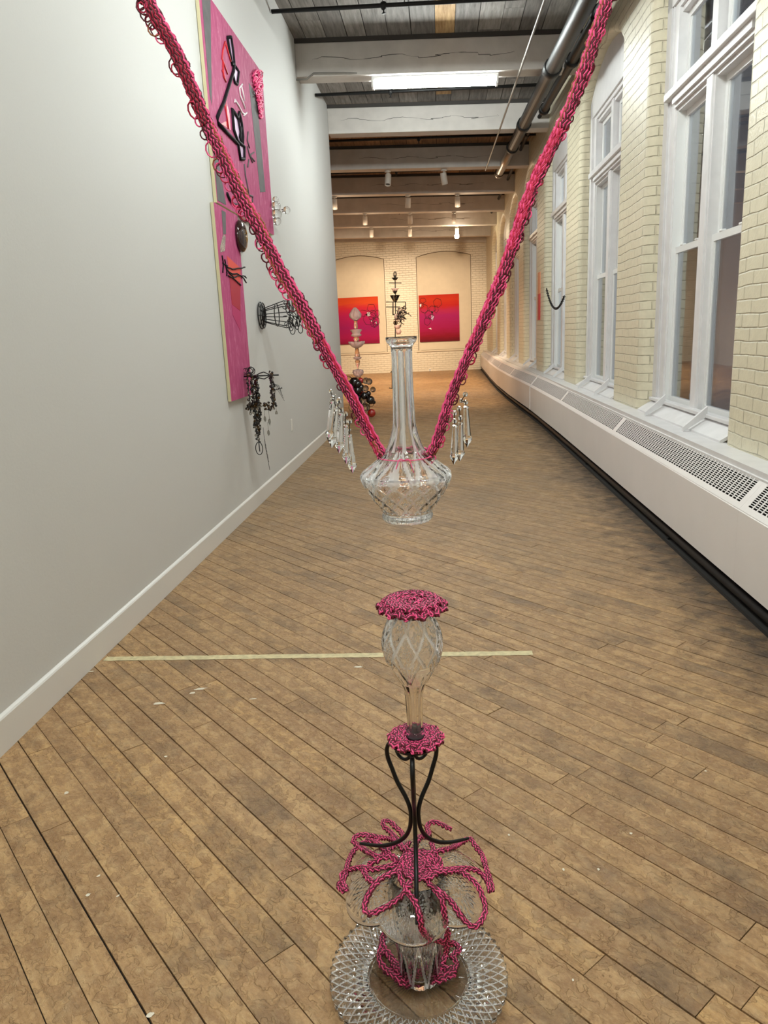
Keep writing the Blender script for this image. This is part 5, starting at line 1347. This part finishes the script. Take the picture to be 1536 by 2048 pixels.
# --- glass vase under the dish
zp = 0.016; zv1 = zdome - 0.0075
vase = empty('glass_vase', (AX-.008, YS-.01, zp), 'clear cut glass vase with diamond cuts standing on the large round plate', 'vase')
Hv = zv1 - zp
pr = [(0,0),(.034,0),(.041,.004),(.043,.012),(.0455,.05),(.050,.10),(.055,.15),(.0585,.20),(.060,Hv-.006),(.0585,Hv)]
pr = [(q, min(z, Hv)) for q, z in pr]; oo = resample([pr[0], pr[1]] + smooth_prof(pr[1:], 5)[1:], .0032); n0 = len(oo)
ii = [(.0545,Hv),(.054,Hv*.7),(.049,Hv*.4),(.040,.03),(.036,.018),(0,.016)]
def cut_v(i, q, z, a):
    if i < n0 and q > .03:
        u = a/(2*PI)*8; k = z/Hv*2.2; g = max(groove(u+k*.5,.13), groove(u-k*.5,.13))*.0030
        g = max(g, (groove(u*4+k*1.5,.4)*groove(u*4-k*1.5,.4))*.0012 if z < Hv*.75 else 0)
        return q - g, z
    return q, z
mb = MB(); mb.lathe(oo + ii, 200, disp=cut_v); frost(mb, lambda q, z, a: q - cut_v(0, q, z, a)[0], 200*(n0-1)); mb.build('glass_body', [M['glass'], M['cut']], vase)

# --- large pressed glass plate
pcx, pcy, Rp = (onZ(*e1_(150,1290), .012).x + onZ(*e1_(1370,1290), .012).x)/2, YS - .003, 0.189
plate = empty('glass_plate', (pcx, pcy, 0.0), 'large round pressed glass plate with a spiral diamond rim, lying on the wooden floor', 'plate')
NA, SC_ = 648, 54; Rw = 0.106
rs = [0.0005] + [Rw*i/10 for i in range(1, 10)] + [Rw-.003, Rw, Rw+.002] + [Rw + (Rp-Rw)*i/48 for i in range(1, 49)]
vs = []; fs = []
def ptop(q, a):
    if q < Rw-.002: return 0.0125
    if q < Rw+.001: return 0.0145
    t = (q-Rw)/(Rp-Rw); base_ = 0.0135 + 0.0085*t
    u = a/(2*PI)*SC_; k = t*2.6
    h1 = abs(((u + k) % 1) - .5)*2; h2 = abs(((u - k) % 1) - .5)*2
    return base_ + (0.0052*min(1 - h1, 1 - h2, .75) - .0005) * (1.0 if t > .03 else .3)
def rimr(q, a):
    if q < Rp-.02: return q
    w_ = (q-(Rp-.02))/.02; return q*(1 + w_*(0.022*abs(math.cos(a*SC_/2))-0.018))
for q in rs:
    for k in range(NA):
        a = 2*PI*k/NA; rr = rimr(q, a); vs.append((rr*math.cos(a), rr*math.sin(a), ptop(q, a)))
nt_ = len(rs)
def pbot(q, a):
    if q < Rw-.002: return 0.004 + 0.0006*(1-abs(math.cos(a*30)))*min(1, q/.03)
    if q < Rw+.004: return 0.001
    t = (q-Rw)/(Rp-Rw); return 0.003 + 0.0095*t
for q in rs:
    for k in range(NA):
        a = 2*PI*k/NA; rr = rimr(q, a); vs.append((rr*math.cos(a), rr*math.sin(a), pbot(q, a)))
for b_ in (0, 1):
    for i in range(nt_-1):
        for k in range(NA): l = (k+1) % NA; q = b_*nt_*NA; fs.append((q+i*NA+k, q+i*NA+l, q+(i+1)*NA+l, q+(i+1)*NA+k))
for k in range(NA): l = (k+1) % NA; fs.append(((nt_-1)*NA+k, (nt_-1)*NA+l, (2*nt_-1)*NA+l, (2*nt_-1)*NA+k))
fs.append(tuple(range(NA))); fs.append(tuple(nt_*NA+k for k in range(NA)))
mb = MB(); mb.add(vs, fs, 0, False)
for k, f in enumerate(mb.f):
    if len(f) != 4 or max(f) >= nt_*NA: continue
    x = sum(vs[q][0] for q in f)/4; y = sum(vs[q][1] for q in f)/4; q_ = math.hypot(x, y)
    if q_ < Rw + .004: continue
    t = (q_-Rw)/(Rp-Rw); u = (math.atan2(y, x) % (2*PI))/(2*PI)*SC_; kk = t*2.6
    if min(1 - abs(((u + kk) % 1) - .5)*2, 1 - abs(((u - kk) % 1) - .5)*2) < .17: mb.m[k] = 1
mb.build('plate_body', [M['plateglass'], M['cut']], plate)

# --- large crocheted spider doily draped over the dish, loops and tail
zd = zdome + .004
cov = empty('crocheted_cover', (AX, YS, zd), 'large loose pink and maroon crocheted flower with long loops over the lobed dish', 'crochet')
r_ = random.Random(17)
f2 = lambda x, y: (670 + x/4.518, 1640 + y/4.518)
def surf(px, py, lift=.004):
    """point on the dish (or just outside its rim) seen at that pixel"""
    z = zdome
    for _ in range(12):
        p = onZ(px, py, z + lift); x, y = p.x - (AX-.012), p.y - YS; a = math.atan2(y, x); q = math.hypot(x, y)/dish_r(a)
        z = z*.4 + .6*(zdome + (dish_z(min(q, 1.0), a, 0) if q <= 1 else dish_z(1.0, a, 0) - min((q-1)*.10, .03)))
    return onZ(px, py, z + lift)
mb = MB()
for q, nn in ((.006,14),(.014,20),(.023,26),(.032,32),(.041,36)):
    pth = [Vector((AX + q*math.cos(2*PI*k/nn), YS - .004 + q*math.sin(2*PI*k/nn), zd + .001 + r_.uniform(-.001,.0015))) for k in range(nn+1)]
    crochet(mb, pth, .0125, .0042, .0024, .0016, Vector((0,0,1)), jit=.5)
local(cov, mb).build('centre', CM, cov)
loops = [[(560,380),(440,260),(340,190),(230,225),(150,310),(110,420),(90,520),(40,580),(45,620),(100,640),(60,500),(150,450),(250,430),(330,450),(450,430),(560,400)],
         [(600,250),(530,180),(400,160),(300,140),(210,140),(160,190),(210,230),(330,310),(420,340),(540,330)],
         [(640,300),(610,130),(560,80),(500,20),(440,10),(440,60),(500,110),(560,180),(620,280)],
         [(720,280),(760,160),(850,140),(830,60),(880,20),(960,40),(1050,90)],
         [(800,330),(900,290),(1000,270),(1080,240),(1150,200),(1220,170),(1270,240),(1330,320),(1360,420),(1400,540),(1420,620),(1400,650),(1380,560),(1300,470),(1180,440),(1050,450),(930,450),(800,400)],
         [(820,420),(900,460),(1010,470),(1110,460),(1200,510),(1290,600),(1330,690),(1360,800),(1330,900),(1260,970),(1190,930),(1110,830),(1050,740),(960,660),(860,590),(780,480)],
         [(590,400),(580,480),(610,570),(640,630),(600,690),(510,760),(400,820),(310,850),(265,800),(290,700),(350,600),(430,520),(520,480),(600,430)],
         [(250,440),(290,520),(350,570)], [(870,200),(930,400),(950,440)], [(540,230),(470,300),(560,360)], [(700,600),(640,600),(690,560)],
         [(330,140),(290,180),(340,200),(400,190)], [(680,200),(640,260),(720,300)], [(450,290),(380,370),(300,400)]]
for L_ in loops:
    pts = densify([surf(*f2(*p)) for p in L_], .008); m_ = MB()
    crochet(m_, pts, .0135, .0043, .0024, .0017, Vector((0,-.4,1)).normalized(), jit=.3); local(cov, m_).build('loop', CM, cov)
# tails falling off the rim to the plate
def tail(L_, dys):
    pts = []
    for p, dy in zip(L_, dys): pts.append(onY(*f2(*p), YS + dy))
    m_ = MB(); crochet(m_, densify(pts, .008), .0135, .0044, .0024, .0018, Vector((0,-1,.3)).normalized(), jit=.3); local(cov, m_).build('tail', CM, cov)
tail([(650,640),(720,730),(765,860),(785,980),(840,1050),(940,1090),(1010,1110),(1000,1200)], [-.085,-.115,-.14,-.135,-.11,-.09,-.085,-.08])
tail([(880,600),(960,700),(985,830),(1000,950),(1020,1010),(1010,1090),(1060,1120)], [-.06,-.09,-.10,-.095,-.09,-.085,-.08])

# --- crocheted ring round the vase on the plate
rg = empty('crocheted_garland', (AX, YS, .02), 'bunched pink and maroon crocheted garland round the vase foot on the glass plate', 'crochet')
g2 = lambda x, y: (640 + x/3.938, 1840 + y/3.938)
ga = [[(520,100),(490,150),(500,220),(540,280),(600,350),(650,400),(720,430),(800,430)], [(480,240),(465,310),(500,370),(560,430),(620,460),(690,480),(760,450),(815,430)], [(470,280),(520,250),(560,300),(600,390),(660,430)],
      [(600,460),(660,510),(730,500),(790,470)], [(500,400),(560,400),(620,420),(690,440)], [(500,160),(480,220),(470,270)],
      [(860,430),(880,390),(930,370),(990,380),(1000,430),(960,470),(900,480),(865,450)], [(990,390),(1060,380),(1080,340),(1040,290),(1090,250),(1090,210),(1040,180)], [(870,470),(940,480),(1010,440),(1060,430)], [(930,370),(970,320),(1000,250),(990,200)], [(880,440),(920,400),(960,440),(920,460)], [(1000,430),(1060,400),(1070,370)], [(640,380),(700,400),(740,440),(800,445)]]
r_ = random.Random(9)
for L_ in ga:
    zz_ = r_.uniform(.024,.034); pts = densify([onZ(*g2(*p), zz_ + r_.uniform(-.002,.003)) for p in L_], .008); m_ = MB()
    crochet(m_, pts, .0130, .0048, .003, .0018, Vector((0,-.3,1)).normalized(), jit=.4); local(rg, m_).build('chain_loop', CM, rg)

# ------------------------------------------------------------------ world and colour management
wd = bpy.data.worlds.new('dusk'); sc.world = wd; wd.use_nodes = True
bg = wd.node_tree.nodes['Background']; bg.inputs[0].default_value = (0.42, 0.40, 0.43, 1); bg.inputs[1].default_value = 0.5
sc.cycles.transmission_bounces = 16; sc.cycles.max_bounces = 18
sc.view_settings.view_transform = 'Standard'; sc.view_settings.look = 'None'; sc.view_settings.gamma = 1.0
sc.view_settings.use_curve_mapping = False
sc.view_settings.exposure = 1.25
